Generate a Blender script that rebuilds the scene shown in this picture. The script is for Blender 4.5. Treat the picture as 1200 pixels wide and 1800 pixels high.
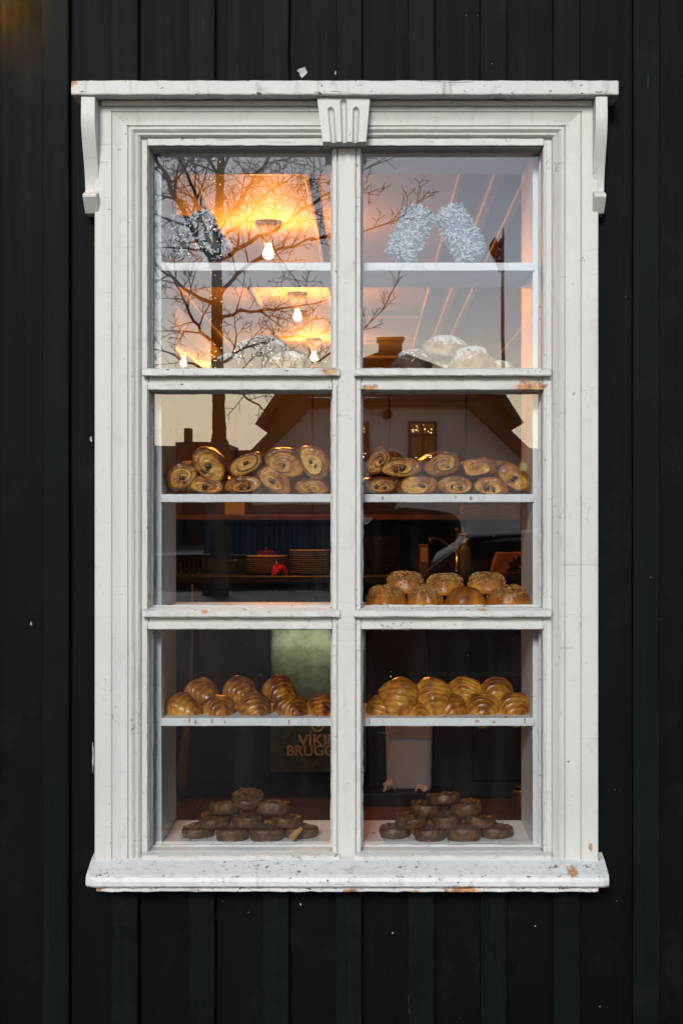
import bpy, math, random
import numpy as np
from mathutils import Vector, Matrix, Euler, noise as mnoise

R = math.radians
D = bpy.data
SC = bpy.context.scene
COL = SC.collection
for o in list(D.objects):
    D.objects.remove(o)

# ------------------------------------------------------------------ camera, sky, sun, exposure
EYE = 1.55            # eye height above the pavement
DIST = 3.0            # camera to glass
S = 0.00115           # metres for one photo pixel at the glass
VX, VY = 650.0, 890.0 # where the view axis meets the photo


def P(px, py, y):
    k = S * (DIST + y) / DIST
    return Vector(((px - VX) * k, y, EYE - (py - VY) * k))


def Q(px, py, Y):
    """a point of the street Y metres in front of the glass whose mirror image is seen there"""
    k = S * (DIST + Y) / DIST
    return Vector(((px - VX) * k, -Y, EYE - (py - VY) * k))


cam_d = D.cameras.new('camera')
cam = D.objects.new('camera', cam_d)
COL.objects.link(cam)
cam.location = (0, -DIST, EYE)
cam.rotation_euler = (R(90), 0, 0)
cam_d.sensor_fit = 'AUTO'
cam_d.sensor_width = 36
cam_d.lens = 36 * DIST / (1800 * S)
cam_d.shift_x = -(VX - 600) / 1800
cam_d.shift_y = (VY - 900) / 1800
cam_d.clip_start = 0.02
cam_d.clip_end = 3000
SC.camera = cam

EXPO = 1.45
SC.view_settings.view_transform = 'Standard'
SC.view_settings.look = 'None'
SC.view_settings.exposure = EXPO
SC.view_settings.gamma = 1
SC.view_settings.use_curve_mapping = False
SC.render.engine = 'CYCLES'
SC.cycles.use_denoising = True
SC.cycles.use_adaptive_sampling = False
SC.cycles.max_bounces = 7
SC.cycles.diffuse_bounces = 3
SC.cycles.glossy_bounces = 3
SC.cycles.transparent_max_bounces = 24
SC.cycles.caustics_reflective = False
SC.cycles.caustics_refractive = False
SC.cycles.sample_clamp_indirect = 6

SUN_EL, SUN_AZ = 23.0, 188.0   # a veiled evening sun behind thin cloud
W = D.worlds.new('World')
SC.world = W
W.use_nodes = True
wn, wl = W.node_tree.nodes, W.node_tree.links
wn.clear()
w_out = wn.new('ShaderNodeOutputWorld')
w_bg = wn.new('ShaderNodeBackground')
w_bg.inputs['Strength'].default_value = 0.1
w_sky = wn.new('ShaderNodeTexSky')
w_sky.sky_type = 'NISHITA'
w_sky.sun_disc = False
w_sky.sun_elevation = R(SUN_EL)
w_sky.sun_rotation = R(SUN_AZ)
w_sky.air_density = 1.4
w_sky.dust_density = 2.5
w_tc = wn.new('ShaderNodeTexCoord')
w_sep = wn.new('ShaderNodeSeparateXYZ')
w_ns = wn.new('ShaderNodeTexNoise')
w_ns.inputs['Scale'].default_value = 3.0
w_ns.inputs['Detail'].default_value = 5
w_map = wn.new('ShaderNodeMapping')
w_map.inputs['Scale'].default_value = (1, 1, 4)
w_ma = wn.new('ShaderNodeMath'); w_ma.operation = 'MULTIPLY_ADD'
w_ma.inputs[1].default_value = 0.05
w_add = wn.new('ShaderNodeMath'); w_add.operation = 'ADD'
w_add.inputs[1].default_value = -0.025
w_ramp = wn.new('ShaderNodeValToRGB')
w_mul = wn.new('ShaderNodeVectorMath'); w_mul.operation = 'SCALE'
w_mul.inputs['Scale'].default_value = 30.0
w_mix = wn.new('ShaderNodeMixRGB')
w_mix.inputs['Fac'].default_value = 0.93
# dusk cloud: warm low band, mauve above, grey-blue overhead
STOPS = [(0.0, (0.335, 0.225, 0.19)), (0.045, (0.270, 0.236, 0.187)), (0.085, (0.238, 0.238, 0.195)),
         (0.115, (0.132, 0.156, 0.178)), (0.16, (0.076, 0.108, 0.158)), (0.25, (0.026, 0.050, 0.092)),
         (0.55, (0.026, 0.036, 0.046)), (1.0, (0.026, 0.036, 0.046))]
el = w_ramp.color_ramp.elements
while len(el) < len(STOPS):
    el.new(0.5)
for e, (p, c) in zip(el, STOPS):
    e.position = p
    e.color = (*c, 1)
wl.new(w_tc.outputs['Generated'], w_sep.inputs[0])
wl.new(w_tc.outputs['Generated'], w_map.inputs['Vector'])
wl.new(w_map.outputs[0], w_ns.inputs['Vector'])
wl.new(w_ns.outputs['Fac'], w_ma.inputs[0])
wl.new(w_sep.outputs['Z'], w_ma.inputs[2])
wl.new(w_ma.outputs[0], w_add.inputs[0])
wl.new(w_add.outputs[0], w_ramp.inputs[0])
wl.new(w_ramp.outputs[0], w_mul.inputs[0])
wl.new(w_sky.outputs[0], w_mix.inputs[1])
wl.new(w_mul.outputs[0], w_mix.inputs[2])
wl.new(w_mix.outputs[0], w_bg.inputs['Color'])
wl.new(w_bg.outputs[0], w_out.inputs[0])

sun_d = D.lights.new('sun', 'SUN')
sun_d.energy = 1.08
sun_d.angle = R(15)
sun_d.color = (1.0, 0.985, 0.955)
sun = D.objects.new('sun', sun_d)
COL.objects.link(sun)
sun.rotation_euler = (R(90 - SUN_EL), 0, R(180 - SUN_AZ))


# ------------------------------------------------------------------ helpers
def tag(o, label=None, cat=None, group=None, kind=None):
    if label: o['label'] = label
    if cat: o['category'] = cat
    if group: o['group'] = group
    if kind: o['kind'] = kind
    return o


def empty(name, loc=(0, 0, 0), rot=(0, 0, 0)):
    o = D.objects.new(name, None)
    o.empty_display_size = 0.05
    o.location = loc
    o.rotation_euler = rot
    COL.objects.link(o)
    return o


def root_matrix(o):
    m = Matrix.LocRotScale(o.location, o.rotation_euler, o.scale)
    if o.parent:
        m = root_matrix(o.parent) @ o.matrix_parent_inverse @ m
    return m


def mesh(name, verts, faces, attrs=None, smooth=False, mats=None, fmat=None):
    me = D.meshes.new(name)
    me.from_pydata([tuple(v) for v in verts], [], [tuple(f) for f in faces])
    if smooth:
        me.polygons.foreach_set('use_smooth', [True] * len(me.polygons))
    if attrs:
        for k, v in attrs.items():
            a = me.attributes.new(k, 'FLOAT', 'POINT')
            a.data.foreach_set('value', np.asarray(v, dtype=np.float32))
    for m in (mats or []):
        me.materials.append(m)
    if fmat is not None:
        me.polygons.foreach_set('material_index', fmat)
    me.update()
    return me


def obj(name, me, mat=None, parent=None, world=True, bevel=0, seg=2, smooth=None):
    """link one mesh; world=True keeps the coordinates as world coordinates under a moved parent"""
    o = D.objects.new(name, me)
    COL.objects.link(o)
    if mat is not None and len(me.materials) == 0:
        me.materials.append(mat)
    if parent is not None:
        o.parent = parent
        if world:
            o.matrix_parent_inverse = root_matrix(parent).inverted()
    if bevel:
        b = o.modifiers.new('bevel', 'BEVEL')
        b.width = bevel
        b.segments = seg
        b.limit_method = 'ANGLE'
        b.angle_limit = R(40)
    return o


class MB:
    def __init__(s):
        s.v, s.f = [], []

    def add(s, v, f):
        n = len(s.v)
        s.v += [Vector(p) for p in v]
        s.f += [tuple(i + n for i in q) for q in f]
        return s

    def box(s, x0, x1, y0, y1, z0, z1):
        if x0 > x1: x0, x1 = x1, x0
        if y0 > y1: y0, y1 = y1, y0
        if z0 > z1: z0, z1 = z1, z0
        v = [(x, y, z) for z in (z0, z1) for y in (y0, y1) for x in (x0, x1)]
        f = [(0, 2, 3, 1), (4, 5, 7, 6), (0, 1, 5, 4), (2, 6, 7, 3), (0, 4, 6, 2), (1, 3, 7, 5)]
        return s.add(v, f)

    def rod(s, x0, x1, y0, y1, z0, z1, n=24, jit=0.0, seed=0):
        """box cut into n pieces along its longest side, hand-made unevenness jit"""
        rnd = random.Random(seed)
        e = [abs(x1 - x0), abs(y1 - y0), abs(z1 - z0)]
        ax = e.index(max(e))
        lo = [min(x0, x1), min(y0, y1), min(z0, z1)]
        hi = [max(x0, x1), max(y0, y1), max(z0, z1)]
        o = [a for a in range(3) if a != ax]
        v = []
        for i in range(n + 1):
            t = lo[ax] + (hi[ax] - lo[ax]) * i / n
            for c in ((0, 0), (1, 0), (1, 1), (0, 1)):
                p = [0, 0, 0]
                p[ax] = t
                for a, q in zip(o, c):
                    p[a] = (hi if q else lo)[a] + rnd.uniform(-jit, jit)
                v.append(p)
        f = [(0, 3, 2, 1), tuple(4 * n + q for q in (0, 1, 2, 3))]
        for i in range(n):
            for c in range(4):
                a, b = 4 * i + c, 4 * i + (c + 1) % 4
                f.append((a, b, b + 4, a + 4))
        if ax == 1:
            f = [tuple(reversed(q)) for q in f]
        return s.add(v, f)

    def prism(s, pts, axis, a, b):
        """outline in the two other axes, pushed from a to b along axis (0,1,2)"""
        n = len(pts)
        v = []
        for t in (a, b):
            for (p, q) in pts:
                w = [p, q]
                w.insert(axis, t)
                v.append(w)
        f = [tuple(range(n)), tuple(reversed(range(n, 2 * n)))]
        f += [(i, i + n, (i + 1) % n + n, (i + 1) % n) for i in range(n)]
        return s.add(v, f)

    def tube(s, pts, rad, n=8, cap=True):
        pts = [Vector(p) for p in pts]
        if not hasattr(rad, '__len__'):
            rad = [rad] * len(pts)
        v, f = [], []
        up = None
        for i, p in enumerate(pts):
            d = (pts[min(i + 1, len(pts) - 1)] - pts[max(i - 1, 0)]).normalized()
            if up is None:
                up = d.orthogonal().normalized()
            up = (up - d * up.dot(d))
            up = up.normalized() if up.length > 1e-6 else d.orthogonal().normalized()
            w = d.cross(up)
            for k in range(n):
                a = 2 * math.pi * k / n
                v.append(p + (up * math.cos(a) + w * math.sin(a)) * rad[i])
        for i in range(len(pts) - 1):
            for k in range(n):
                a, b = i * n + k, i * n + (k + 1) % n
                f.append((a, b, b + n, a + n))
        if cap:
            f.append(tuple(reversed(range(n))))
            f.append(tuple(range((len(pts) - 1) * n, len(pts) * n)))
        return s.add(v, f)

    def lathe(s, prof, n=24, at=(0, 0, 0), axis='z'):
        """prof: (radius, height) pairs"""
        v, f = [], []
        for (r, h) in prof:
            for k in range(n):
                a = 2 * math.pi * k / n
                c, d = r * math.cos(a), r * math.sin(a)
                p = (c, d, h) if axis == 'z' else ((c, h, -d) if axis == 'y' else (h, c, d))
                v.append(Vector(p) + Vector(at))
        m = len(prof)
        for i in range(m - 1):
            for k in range(n):
                a, b = i * n + k, i * n + (k + 1) % n
                f.append((a, b, b + n, a + n))
        f.append(tuple(reversed(range(n))))
        f.append(tuple(range((m - 1) * n, m * n)))
        return s.add(v, f)

    def build(s, name, mat, parent=None, bevel=0, smooth=False, world=True, seg=2, attrs=None):
        return obj(name, mesh(name, s.v, s.f, smooth=smooth, attrs=attrs), mat, parent, world, bevel, seg)


def loft(rings, close=True):
    """rings: list of (n,3) arrays -> verts, faces with end caps"""
    n = len(rings[0])
    v = [tuple(p) for r in rings for p in r]
    f = []
    for i in range(len(rings) - 1):
        for k in range(n):
            a, b = i * n + k, i * n + (k + 1) % n
            f.append((a, b, b + n, a + n))
    if close:
        f.append(tuple(reversed(range(n))))
        f.append(tuple(range((len(rings) - 1) * n, len(rings) * n)))
    return v, f


def nz(x, y, z, sc=1.0, seed=0.0):
    return mnoise.noise(Vector((x * sc + seed, y * sc - seed * 0.7, z * sc + seed * 1.3)))


# ------------------------------------------------------------------ materials
class NT:
    def __init__(s, name):
        s.m = D.materials.new(name)
        s.m.use_nodes = True
        s.t = s.m.node_tree
        s.t.nodes.clear()
        s.out = s.n('ShaderNodeOutputMaterial')
        s.pos = None

    def n(s, typ, **kw):
        x = s.t.nodes.new(typ)
        for k, v in kw.items():
            if k in ('operation', 'blend_type', 'feature', 'distance', 'attribute_name', 'data_type', 'noise_dimensions', 'wave_type', 'bands_direction'):
                setattr(x, k, v)
            else:
                s.put(x, k, v)
        return x

    def put(s, node, key, v):
        key = key.replace('_', ' ') if isinstance(key, str) and key not in node.inputs else key
        if isinstance(v, bpy.types.NodeSocket):
            s.t.links.new(v, node.inputs[key])
        elif isinstance(v, (tuple, list)) and len(v) == 3 and node.inputs[key].type == 'RGBA':
            node.inputs[key].default_value = (*v, 1)
        else:
            node.inputs[key].default_value = v

    def wpos(s):
        if s.pos is None:
            s.pos = s.n('ShaderNodeNewGeometry').outputs['Position']
        return s.pos

    def opos(s):
        return s.n('ShaderNodeTexCoord').outputs['Object']

    def scaled(s, v, sc, loc=(0, 0, 0)):
        m = s.n('ShaderNodeMapping')
        s.t.links.new(v, m.inputs['Vector'])
        m.inputs['Scale'].default_value = sc
        m.inputs['Location'].default_value = loc
        return m.outputs[0]

    def noise(s, v, scale, detail=4, rough=0.55, dist=0.0):
        x = s.n('ShaderNodeTexNoise', Scale=scale, Detail=detail, Roughness=rough, Distortion=dist)
        s.t.links.new(v, x.inputs['Vector'])
        return x.outputs['Fac']

    def step(s, v, a, b):
        x = s.n('ShaderNodeMapRange')
        x.interpolation_type = 'SMOOTHSTEP'
        s.t.links.new(v, x.inputs['Value'])
        x.inputs['From Min'].default_value = a
        x.inputs['From Max'].default_value = b
        return x.outputs[0]

    def math(s, op, a, b=0.0, c=None):
        x = s.n('ShaderNodeMath', operation=op)
        s.put(x, 0, a); s.put(x, 1, b)
        if c is not None: s.put(x, 2, c)
        return x.outputs[0]

    def mix(s, f, a, b, blend='MIX'):
        x = s.n('ShaderNodeMixRGB', blend_type=blend)
        s.put(x, 0, f); s.put(x, 1, a); s.put(x, 2, b)
        return x.outputs[0]

    def ramp(s, v, stops):
        x = s.n('ShaderNodeValToRGB')
        e = x.color_ramp.elements
        while len(e) < len(stops): e.new(0.5)
        for q, (p, c) in zip(e, stops):
            q.position = p
            q.color = (*c, 1)
        s.t.links.new(v, x.inputs[0])
        return x.outputs[0]

    def bump(s, h, strength=0.3, dist=0.002, normal=None):
        x = s.n('ShaderNodeBump', Strength=strength, Distance=dist)
        s.t.links.new(h, x.inputs['Height'])
        if normal is not None: s.t.links.new(normal, x.inputs['Normal'])
        return x.outputs[0]

    def pbr(s, color, rough=0.5, metallic=0.0, normal=None, spec=0.5, **kw):
        b = s.n('ShaderNodeBsdfPrincipled')
        s.put(b, 'Base Color', color)
        s.put(b, 'Roughness', rough)
        s.put(b, 'Metallic', metallic)
        s.put(b, 'Specular IOR Level', spec)
        if normal is not None: s.put(b, 'Normal', normal)
        for k, v in kw.items(): s.put(b, k, v)
        s.t.links.new(b.outputs[0], s.out.inputs[0])
        return s.m


def plain(name, color, rough=0.5, metallic=0.0, var=0.15, scale=8, bump=0.15, bdist=0.002, spec=0.5, **kw):
    t = NT(name)
    v = t.wpos()
    a = t.noise(v, scale, 4)
    c = t.mix(t.step(a, 0.3, 0.7), tuple(x * (1 - var) for x in color), tuple(min(1, x * (1 + var)) for x in color))
    r = t.math('MULTIPLY_ADD', a, 0.2, rough - 0.1)
    return t.pbr(c, r, metallic, t.bump(t.noise(v, scale * 6, 2), bump, bdist) if bump else None, spec, **kw)


def emit(name, color, strength):
    t = NT(name)
    e = t.n('ShaderNodeEmission', Color=color, Strength=strength)
    t.m.cycles.emission_sampling = 'NONE'
    t.t.links.new(e.outputs[0], t.out.inputs[0])
    return t.m


RUST_SILL = [(812, 1553, 34, 14), (616, 1556, 14, 9), (588, 1558, 8, 5), (180, 1553, 8, 9), (1046, 1554, 9, 9), (725, 1556, 12, 5), (1000, 1522, 12, 6)]
RUST_BEAD = [(930, 680, 34, 12), (650, 683, 18, 8), (578, 653, 15, 8), (360, 1075, 9, 4), (847, 1071, 9, 4), (280, 1492, 6, 4)]
RUST_CASE = [(1000, 1518, 14, 7), (1037, 1488, 4, 7), (930, 677, 32, 11), (262, 1050, 4, 8)]
RUST_CORN = [(132, 161, 16, 8)]
RUST_SHELF = [(650 + (a - 650) * 1.03, 890 + (b - 890) * 1.03, w * 0.6, h * 0.6) for a, b, w, h in ((333, 1267, 3, 9), (344, 1269, 3, 7), (373, 1268, 2, 9), (508, 1269, 2, 8), (649, 1268, 2, 10), (838, 1268, 8, 6), (867, 1269, 7, 5), (922, 1268, 3, 9), (672, 876, 4, 8), (800, 874, 4, 7), (827, 876, 5, 8), (395, 1269, 2, 6))]


def white_paint(name, crack=0.4, grime=0.4, scratch=0.3, bands=(), color=(0.565, 0.558, 0.525), rust=RUST_CASE, wear_seed=0.0):
    t = NT(name)
    v = t.scaled(t.wpos(), (1, 1, 1), (wear_seed, 0, wear_seed * 0.3))
    big = t.noise(v, 5, 4)
    c = t.mix(t.step(big, 0.3, 0.7), tuple(x * 0.93 for x in color), color)
    # vertical rain streaks and dirt
    st = t.noise(t.scaled(v, (55, 55, 3)), 1.0, 3)
    c = t.mix(t.math('MULTIPLY', t.step(st, 0.56, 0.78), grime), c, (0.33, 0.32, 0.28))
    sm = t.noise(v, 26, 5, 0.62)
    c = t.mix(t.math('MULTIPLY', t.step(sm, 0.56, 0.72), grime * 0.8), c, (0.30, 0.29, 0.26))
    # crackle
    wv = t.n('ShaderNodeVectorMath', operation='MULTIPLY_ADD')
    nn = t.n('ShaderNodeTexNoise', Scale=22.0, Detail=3.0)
    t.t.links.new(v, nn.inputs['Vector'])
    t.t.links.new(nn.outputs['Color'], wv.inputs[0])
    wv.inputs[1].default_value = (0.045, 0.045, 0.045)
    t.t.links.new(v, wv.inputs[2])
    vo = t.n('ShaderNodeTexVoronoi', feature='DISTANCE_TO_EDGE', Scale=24.0)
    t.t.links.new(wv.outputs[0], vo.inputs['Vector'])
    line = t.math('SUBTRACT', 1.0, t.step(vo.outputs['Distance'], 0.003, 0.011))
    mask = t.step(t.noise(v, 9, 4, 0.6), 0.64 - 0.16 * crack, 0.70 - 0.14 * crack)
    ck = t.math('MULTIPLY', t.math('MULTIPLY', line, mask), t.step(t.noise(v, 60, 2, 0.6), 0.46, 0.56))
    # chips and nicks
    chn = t.noise(t.scaled(v, (1, 1, 1.7)), 75, 3, 0.62)
    chip = t.math('MULTIPLY', t.step(chn, 0.715 - 0.05 * crack, 0.735 - 0.05 * crack), t.step(t.noise(v, 7, 3), 0.46, 0.58))
    # scratches along the grain
    sc = t.noise(t.scaled(v, (6, 30, 150)), 1.0, 4, 0.65)
    scr = t.math('MULTIPLY', t.math('MULTIPLY', t.step(sc, 0.60, 0.66), t.step(t.noise(v, 12, 3), 0.5, 0.62)), scratch)
    dark = t.math('MAXIMUM', t.math('MULTIPLY', ck, 0.85), chip)
    dark = t.math('MAXIMUM', dark, scr)
    if bands:
        sp_ = t.n('ShaderNodeSeparateXYZ')
        t.t.links.new(t.wpos(), sp_.inputs[0])
        bn = t.noise(t.scaled(v, (1, 1, 2.2)), 48, 4, 0.68)
        for (zc, zw, th_) in bands:
            dz_ = t.math('ABSOLUTE', t.math('SUBTRACT', sp_.outputs['Z'], zc))
            m_ = t.math('SUBTRACT', 1.0, t.step(dz_, 0.0, zw))
            dark = t.math('MAXIMUM', dark, t.step(t.math('MULTIPLY_ADD', m_, 0.16, bn), th_, th_ + 0.035))
    c = t.mix(dark, c, (0.075, 0.068, 0.058))
    if rust:
        acc = None
        sep = t.n('ShaderNodeSeparateXYZ')
        t.t.links.new(t.wpos(), sep.inputs[0])
        rn = t.noise(t.wpos(), 70, 5, 0.65)
        for (px, py, rx, rz) in rust:
            p = P(px, py, -0.06)
            dx = t.math('DIVIDE', t.math('SUBTRACT', sep.outputs['X'], p.x), rx * S)
            dz = t.math('DIVIDE', t.math('SUBTRACT', sep.outputs['Z'], p.z), rz * S)
            q = t.math('SQRT', t.math('ADD', t.math('MULTIPLY', dx, dx), t.math('MULTIPLY', dz, dz)))
            acc = q if acc is None else t.math('MINIMUM', acc, q)
        rr = t.math('ADD', acc, t.math('MULTIPLY_ADD', rn, 2.0, -1.05))
        ru = t.math('SUBTRACT', 1.0, t.step(rr, 0.45, 1.05))
        rc = t.ramp(rn, [(0.36, (0.11, 0.035, 0.006)), (0.5, (0.48, 0.165, 0.008)), (0.66, (0.58, 0.32, 0.04))])
        c = t.mix(t.math('MULTIPLY', ru, 0.85), c, rc)
    h = t.math('MULTIPLY_ADD', chn, -0.25, t.math('MULTIPLY', t.noise(t.scaled(v, (40, 40, 8)), 1.0, 2), 0.4))
    r = t.math('MULTIPLY_ADD', big, 0.25, 0.38)
    return t.pbr(c, r, 0, t.bump(h, 0.55, 0.0012), 0.4)


M = {}
M['paint'] = white_paint('weathered_white_paint', 0.35, 0.28, 0.25, bands=((P(0, 1520, -.065).z, 0.012, 0.765),))
M['paint_sill'] = white_paint('cracked_white_sill_paint', 1.3, 0.5, 0.8, ((P(0, 1541, -.128).z, 0.009, 0.765), (P(0, 1519, -.07).z, 0.012, 0.765), (P(0, 1563, -.125).z, 0.006, 0.73)), (0.68, 0.68, 0.67), rust=RUST_SILL, wear_seed=3.1)
M['paint_cornice'] = white_paint('grimy_white_cornice_paint', 0.5, 1.0, 0.8, ((P(0, 163, -.115).z, 0.010, 0.765), (P(0, 142, -.115).z, 0.005, 0.765)), (0.56, 0.55, 0.525), rust=RUST_CORN, wear_seed=1.7)
M['paint_bead'] = white_paint('chipped_white_bead_paint', 0.9, 0.35, 0.6, tuple((P(0, q_, -.06).z, 0.008, 0.765) for q_ in (651, 1071, 1493)), rust=RUST_BEAD, wear_seed=5.3)
M['shelf_paint'] = white_paint('pale_shelf_paint', 0.25, 0.25, 0.3, (), (0.86, 0.92, 0.94), rust=RUST_SHELF, wear_seed=7.7)


def black_boards(name, col, seed):
    t = NT(name)
    v = t.scaled(t.wpos(), (1, 1, 1), (seed, 0, seed))
    big = t.noise(v, 3, 5)
    c = t.mix(t.step(big, 0.3, 0.7), tuple(x * 0.75 for x in col), tuple(x * 1.25 for x in col))
    gr = t.noise(t.scaled(v, (90, 90, 2.2)), 1.0, 3, 0.6)
    c = t.mix(t.math('MULTIPLY', t.step(gr, 0.5, 0.75), 0.5), c, tuple(x * 1.9 for x in col))
    ch = t.math('MULTIPLY', t.step(t.noise(v, 85, 3), 0.755, 0.775), t.step(t.noise(v, 5, 3), 0.5, 0.6))
    c = t.mix(ch, c, (0.33, 0.33, 0.33))
    sc = t.math('MULTIPLY', t.step(t.noise(t.scaled(v, (120, 120, 9)), 1.0, 5, 0.65), 0.67, 0.75), t.step(t.noise(v, 3.3, 3), 0.50, 0.64))
    c = t.mix(t.math('MULTIPLY', sc, 0.6), c, (0.075, 0.08, 0.08))
    du = t.math('MULTIPLY', t.step(t.noise(v, 9, 5, 0.65), 0.52, 0.74), 0.40)
    c = t.mix(du, c, (0.010, 0.012, 0.0125))
    h = t.math('ADD', gr, t.math('MULTIPLY', t.noise(v, 30, 2), 0.4))
    return t.pbr(c, t.math('MULTIPLY_ADD', gr, 0.3, 0.42), 0, t.bump(h, 0.35, 0.0015), 0.06)


M['board'] = black_boards('black_painted_board', (0.0020, 0.0030, 0.0037), 0.0)
M['batten'] = black_boards('black_painted_batten', (0.0033, 0.0053, 0.0062), 4.0)
M['chip'] = plain('bare_primer_chip', (0.42, 0.41, 0.42), 0.7, var=0.3, scale=60)


def glass_mat(name, ior, tint=(1, 1, 1), wav=0.0, dirt=0.02):
    t = NT(name)
    fr = t.n('ShaderNodeFresnel', IOR=ior)
    tr = t.n('ShaderNodeBsdfTransparent', Color=tint)
    gl = t.n('ShaderNodeBsdfGlossy', Roughness=0.0, Color=(1, 1, 1))
    if wav:
        b = t.bump(t.noise(t.wpos(), 3.2, 2), wav, 0.001)
        t.t.links.new(b, gl.inputs['Normal'])
    mx = t.n('ShaderNodeMixShader')
    t.t.links.new(fr.outputs[0], mx.inputs[0])
    t.t.links.new(tr.outputs[0], mx.inputs[1])
    t.t.links.new(gl.outputs[0], mx.inputs[2])
    last = mx
    if dirt:
        df = t.n('ShaderNodeBsdfDiffuse', Color=(0.75, 0.74, 0.70))
        v = t.wpos()
        smear = t.step(t.noise(t.scaled(v, (14, 14, 3)), 1.0, 6, 0.6), 0.45, 0.8)
        spots = t.math('MULTIPLY', t.step(t.noise(v, 150, 2), 0.785, 0.80), 0.7)
        f = t.math('MAXIMUM', t.math('MULTIPLY', smear, dirt), spots)
        m2 = t.n('ShaderNodeMixShader')
        t.t.links.new(f, m2.inputs[0])
        t.t.links.new(mx.outputs[0], m2.inputs[1])
        t.t.links.new(df.outputs[0], m2.inputs[2])
        last = m2
    t.t.links.new(last.outputs[0], t.out.inputs[0])
    return t.m


M['glass'] = glass_mat('shop_window_glass', 1.94, wav=0.14, dirt=0.008)
M['clear'] = glass_mat('clear_glass', 1.5, (0.93, 0.95, 0.94), dirt=0)
M['plaster'] = plain('white_plaster', (0.88, 0.79, 0.66), 0.85, var=0.12, scale=1.5, bump=0.3, bdist=0.01)
M['roof'] = plain('dark_brown_roof', (0.028, 0.017, 0.011), 0.65, var=0.35, scale=2)
M['fascia'] = plain('brown_barge_board', (0.045, 0.024, 0.013), 0.6, var=0.3, scale=3)
M['dark_wall'] = plain('dark_house_wall', (0.07, 0.055, 0.05), 0.8, var=0.2, scale=2)
M['asphalt'] = plain('asphalt', (0.017, 0.017, 0.018), 0.9, var=0.3, scale=3, bump=0.5, bdist=0.01, spec=0.03)
M['paving'] = plain('dark_paving', (0.042, 0.041, 0.040), 0.85, var=0.2, scale=4, bump=0.4, bdist=0.006, spec=0.1)  # even dark grey for both pavements
M['kerb'] = plain('kerb_stone', (0.034, 0.033, 0.032), 0.85, var=0.2, scale=5, spec=0.1)
M['bark'] = plain('tree_bark', (0.030, 0.021, 0.015), 0.9, var=0.4, scale=12, bump=0.8, bdist=0.02)
M['twig'] = plain('bare_twig', (0.024, 0.017, 0.013), 0.85, var=0.3, scale=6)
M['blue_wall'] = plain('blue_corrugated_wall', (0.028, 0.085, 0.145), 0.6, var=0.2, scale=2)
M['black_metal'] = plain('black_metal', (0.012, 0.012, 0.013), 0.4, 0.3, var=0.2)
M['chrome'] = plain('chrome', (0.6, 0.6, 0.62), 0.12, 1.0, var=0.05, bump=0.02)
M['steel'] = plain('brushed_steel', (0.42, 0.42, 0.43), 0.35, 1.0, var=0.1, bump=0.05)

# ------------------------------------------------------------------ street ground
g = MB().box(-400, 400, -500, 60, -0.40, -0.128).build('ground', plain('gravel_ground', (0.07, 0.068, 0.06), 0.9, var=0.3, scale=0.8))
tag(g, kind='structure')
g = MB().box(-150, 150, -19, -4.24, -0.30, -0.12).build('road', M['asphalt']); tag(g, kind='structure')
pav = MB().box(-60, 60, -4.10, -0.026, -0.3, 0.0).build('pavement', M['paving']); tag(pav, kind='structure')
far = MB().box(-60, 60, -24, -19.14, -0.3, 0.0).build('far_pavement', M['paving']); tag(far, kind='structure')
kb = MB()
for i in range(-12, 12):
    kb = MB().box(i * 1.0 + 0.004, i * 1.0 + 0.996, -4.238, -4.102, -0.3, 0.006)
    kb.build('kerb_stone', M['kerb'], pav, bevel=0.012)
MB().box(-60, 60, -19.138, -19.002, -0.3, 0.006).build('kerb_stone', M['kerb'], far, bevel=0.012)

# ------------------------------------------------------------------ bakery building: boards, battens, room shell
YW0, YB = -0.026, -0.046        # board face, batten face
shop = empty('bakery_building', (0, 0.3, 0))
tag(shop, 'black painted board and batten bakery wall around the white window', 'building')
OPL, OPR = P(255, 0, 0).x, P(962, 0, 0).x       # rough opening
OPB, OPT = P(0, 1500, 0).z, P(0, 250, 0).z
CASE_L, CASE_R = P(267, 0, 0.03).x, P(951, 0, 0.03).x
WALL_H = 4.6
bat_c = [98, 219, 353, 484, 612, 741, 868, 996, 1135]
bat_c = [98 - 129 * i for i in range(18, 0, -1)] + bat_c + [1135 + 129 * i for i in range(1, 18)]
bx = [P(p, 0, YB).x for p in bat_c]
rnd = random.Random(3)
for i in range(len(bx) - 1):
    a, b = bx[i] + 0.003, bx[i + 1] - 0.003
    dy = rnd.uniform(-0.0015, 0.0015)
    if b > OPL - 0.02 and a < OPR + 0.02:
        MB().box(a, b, YW0 + dy, -0.004, 0.02, OPB).build('board', M['board'], shop, bevel=0.002)
        MB().box(a, b, YW0 + dy, -0.004, OPT, WALL_H).build('board', M['board'], shop, bevel=0.002)
        if a < OPL:
            MB().box(a, OPL, YW0 + dy, -0.004, OPB + 0.001, OPT - 0.001).build('board', M['board'], shop)
        if b > OPR:
            MB().box(OPR, b, YW0 + dy, -0.004, OPB + 0.001, OPT - 0.001).build('board', M['board'], shop)
    else:
        MB().box(a, b, YW0 + dy, -0.004, 0.02, WALL_H).build('board', M['board'], shop, bevel=0.002)
for i, x in enumerate(bx):
    w = 0.0268 + rnd.uniform(-0.001, 0.001)
    x += rnd.uniform(-0.001, 0.001)
    d = YB + rnd.uniform(-0.002, 0.002)
    top, bot = P(0, 150, YB).z, P(0, 1560, YB).z
    inside = OPL - 0.09 < x < OPR + 0.09
    spans = [(0.02, bot), (top, WALL_H)] if inside else [(0.02, WALL_H)]
    for (z0, z1) in spans:
        MB().rod(x - w, x + w, d, YW0 - 0.0018, z0, z1, n=30, jit=0.0007, seed=i).build('batten', M['batten'], shop, bevel=0.003)
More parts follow.
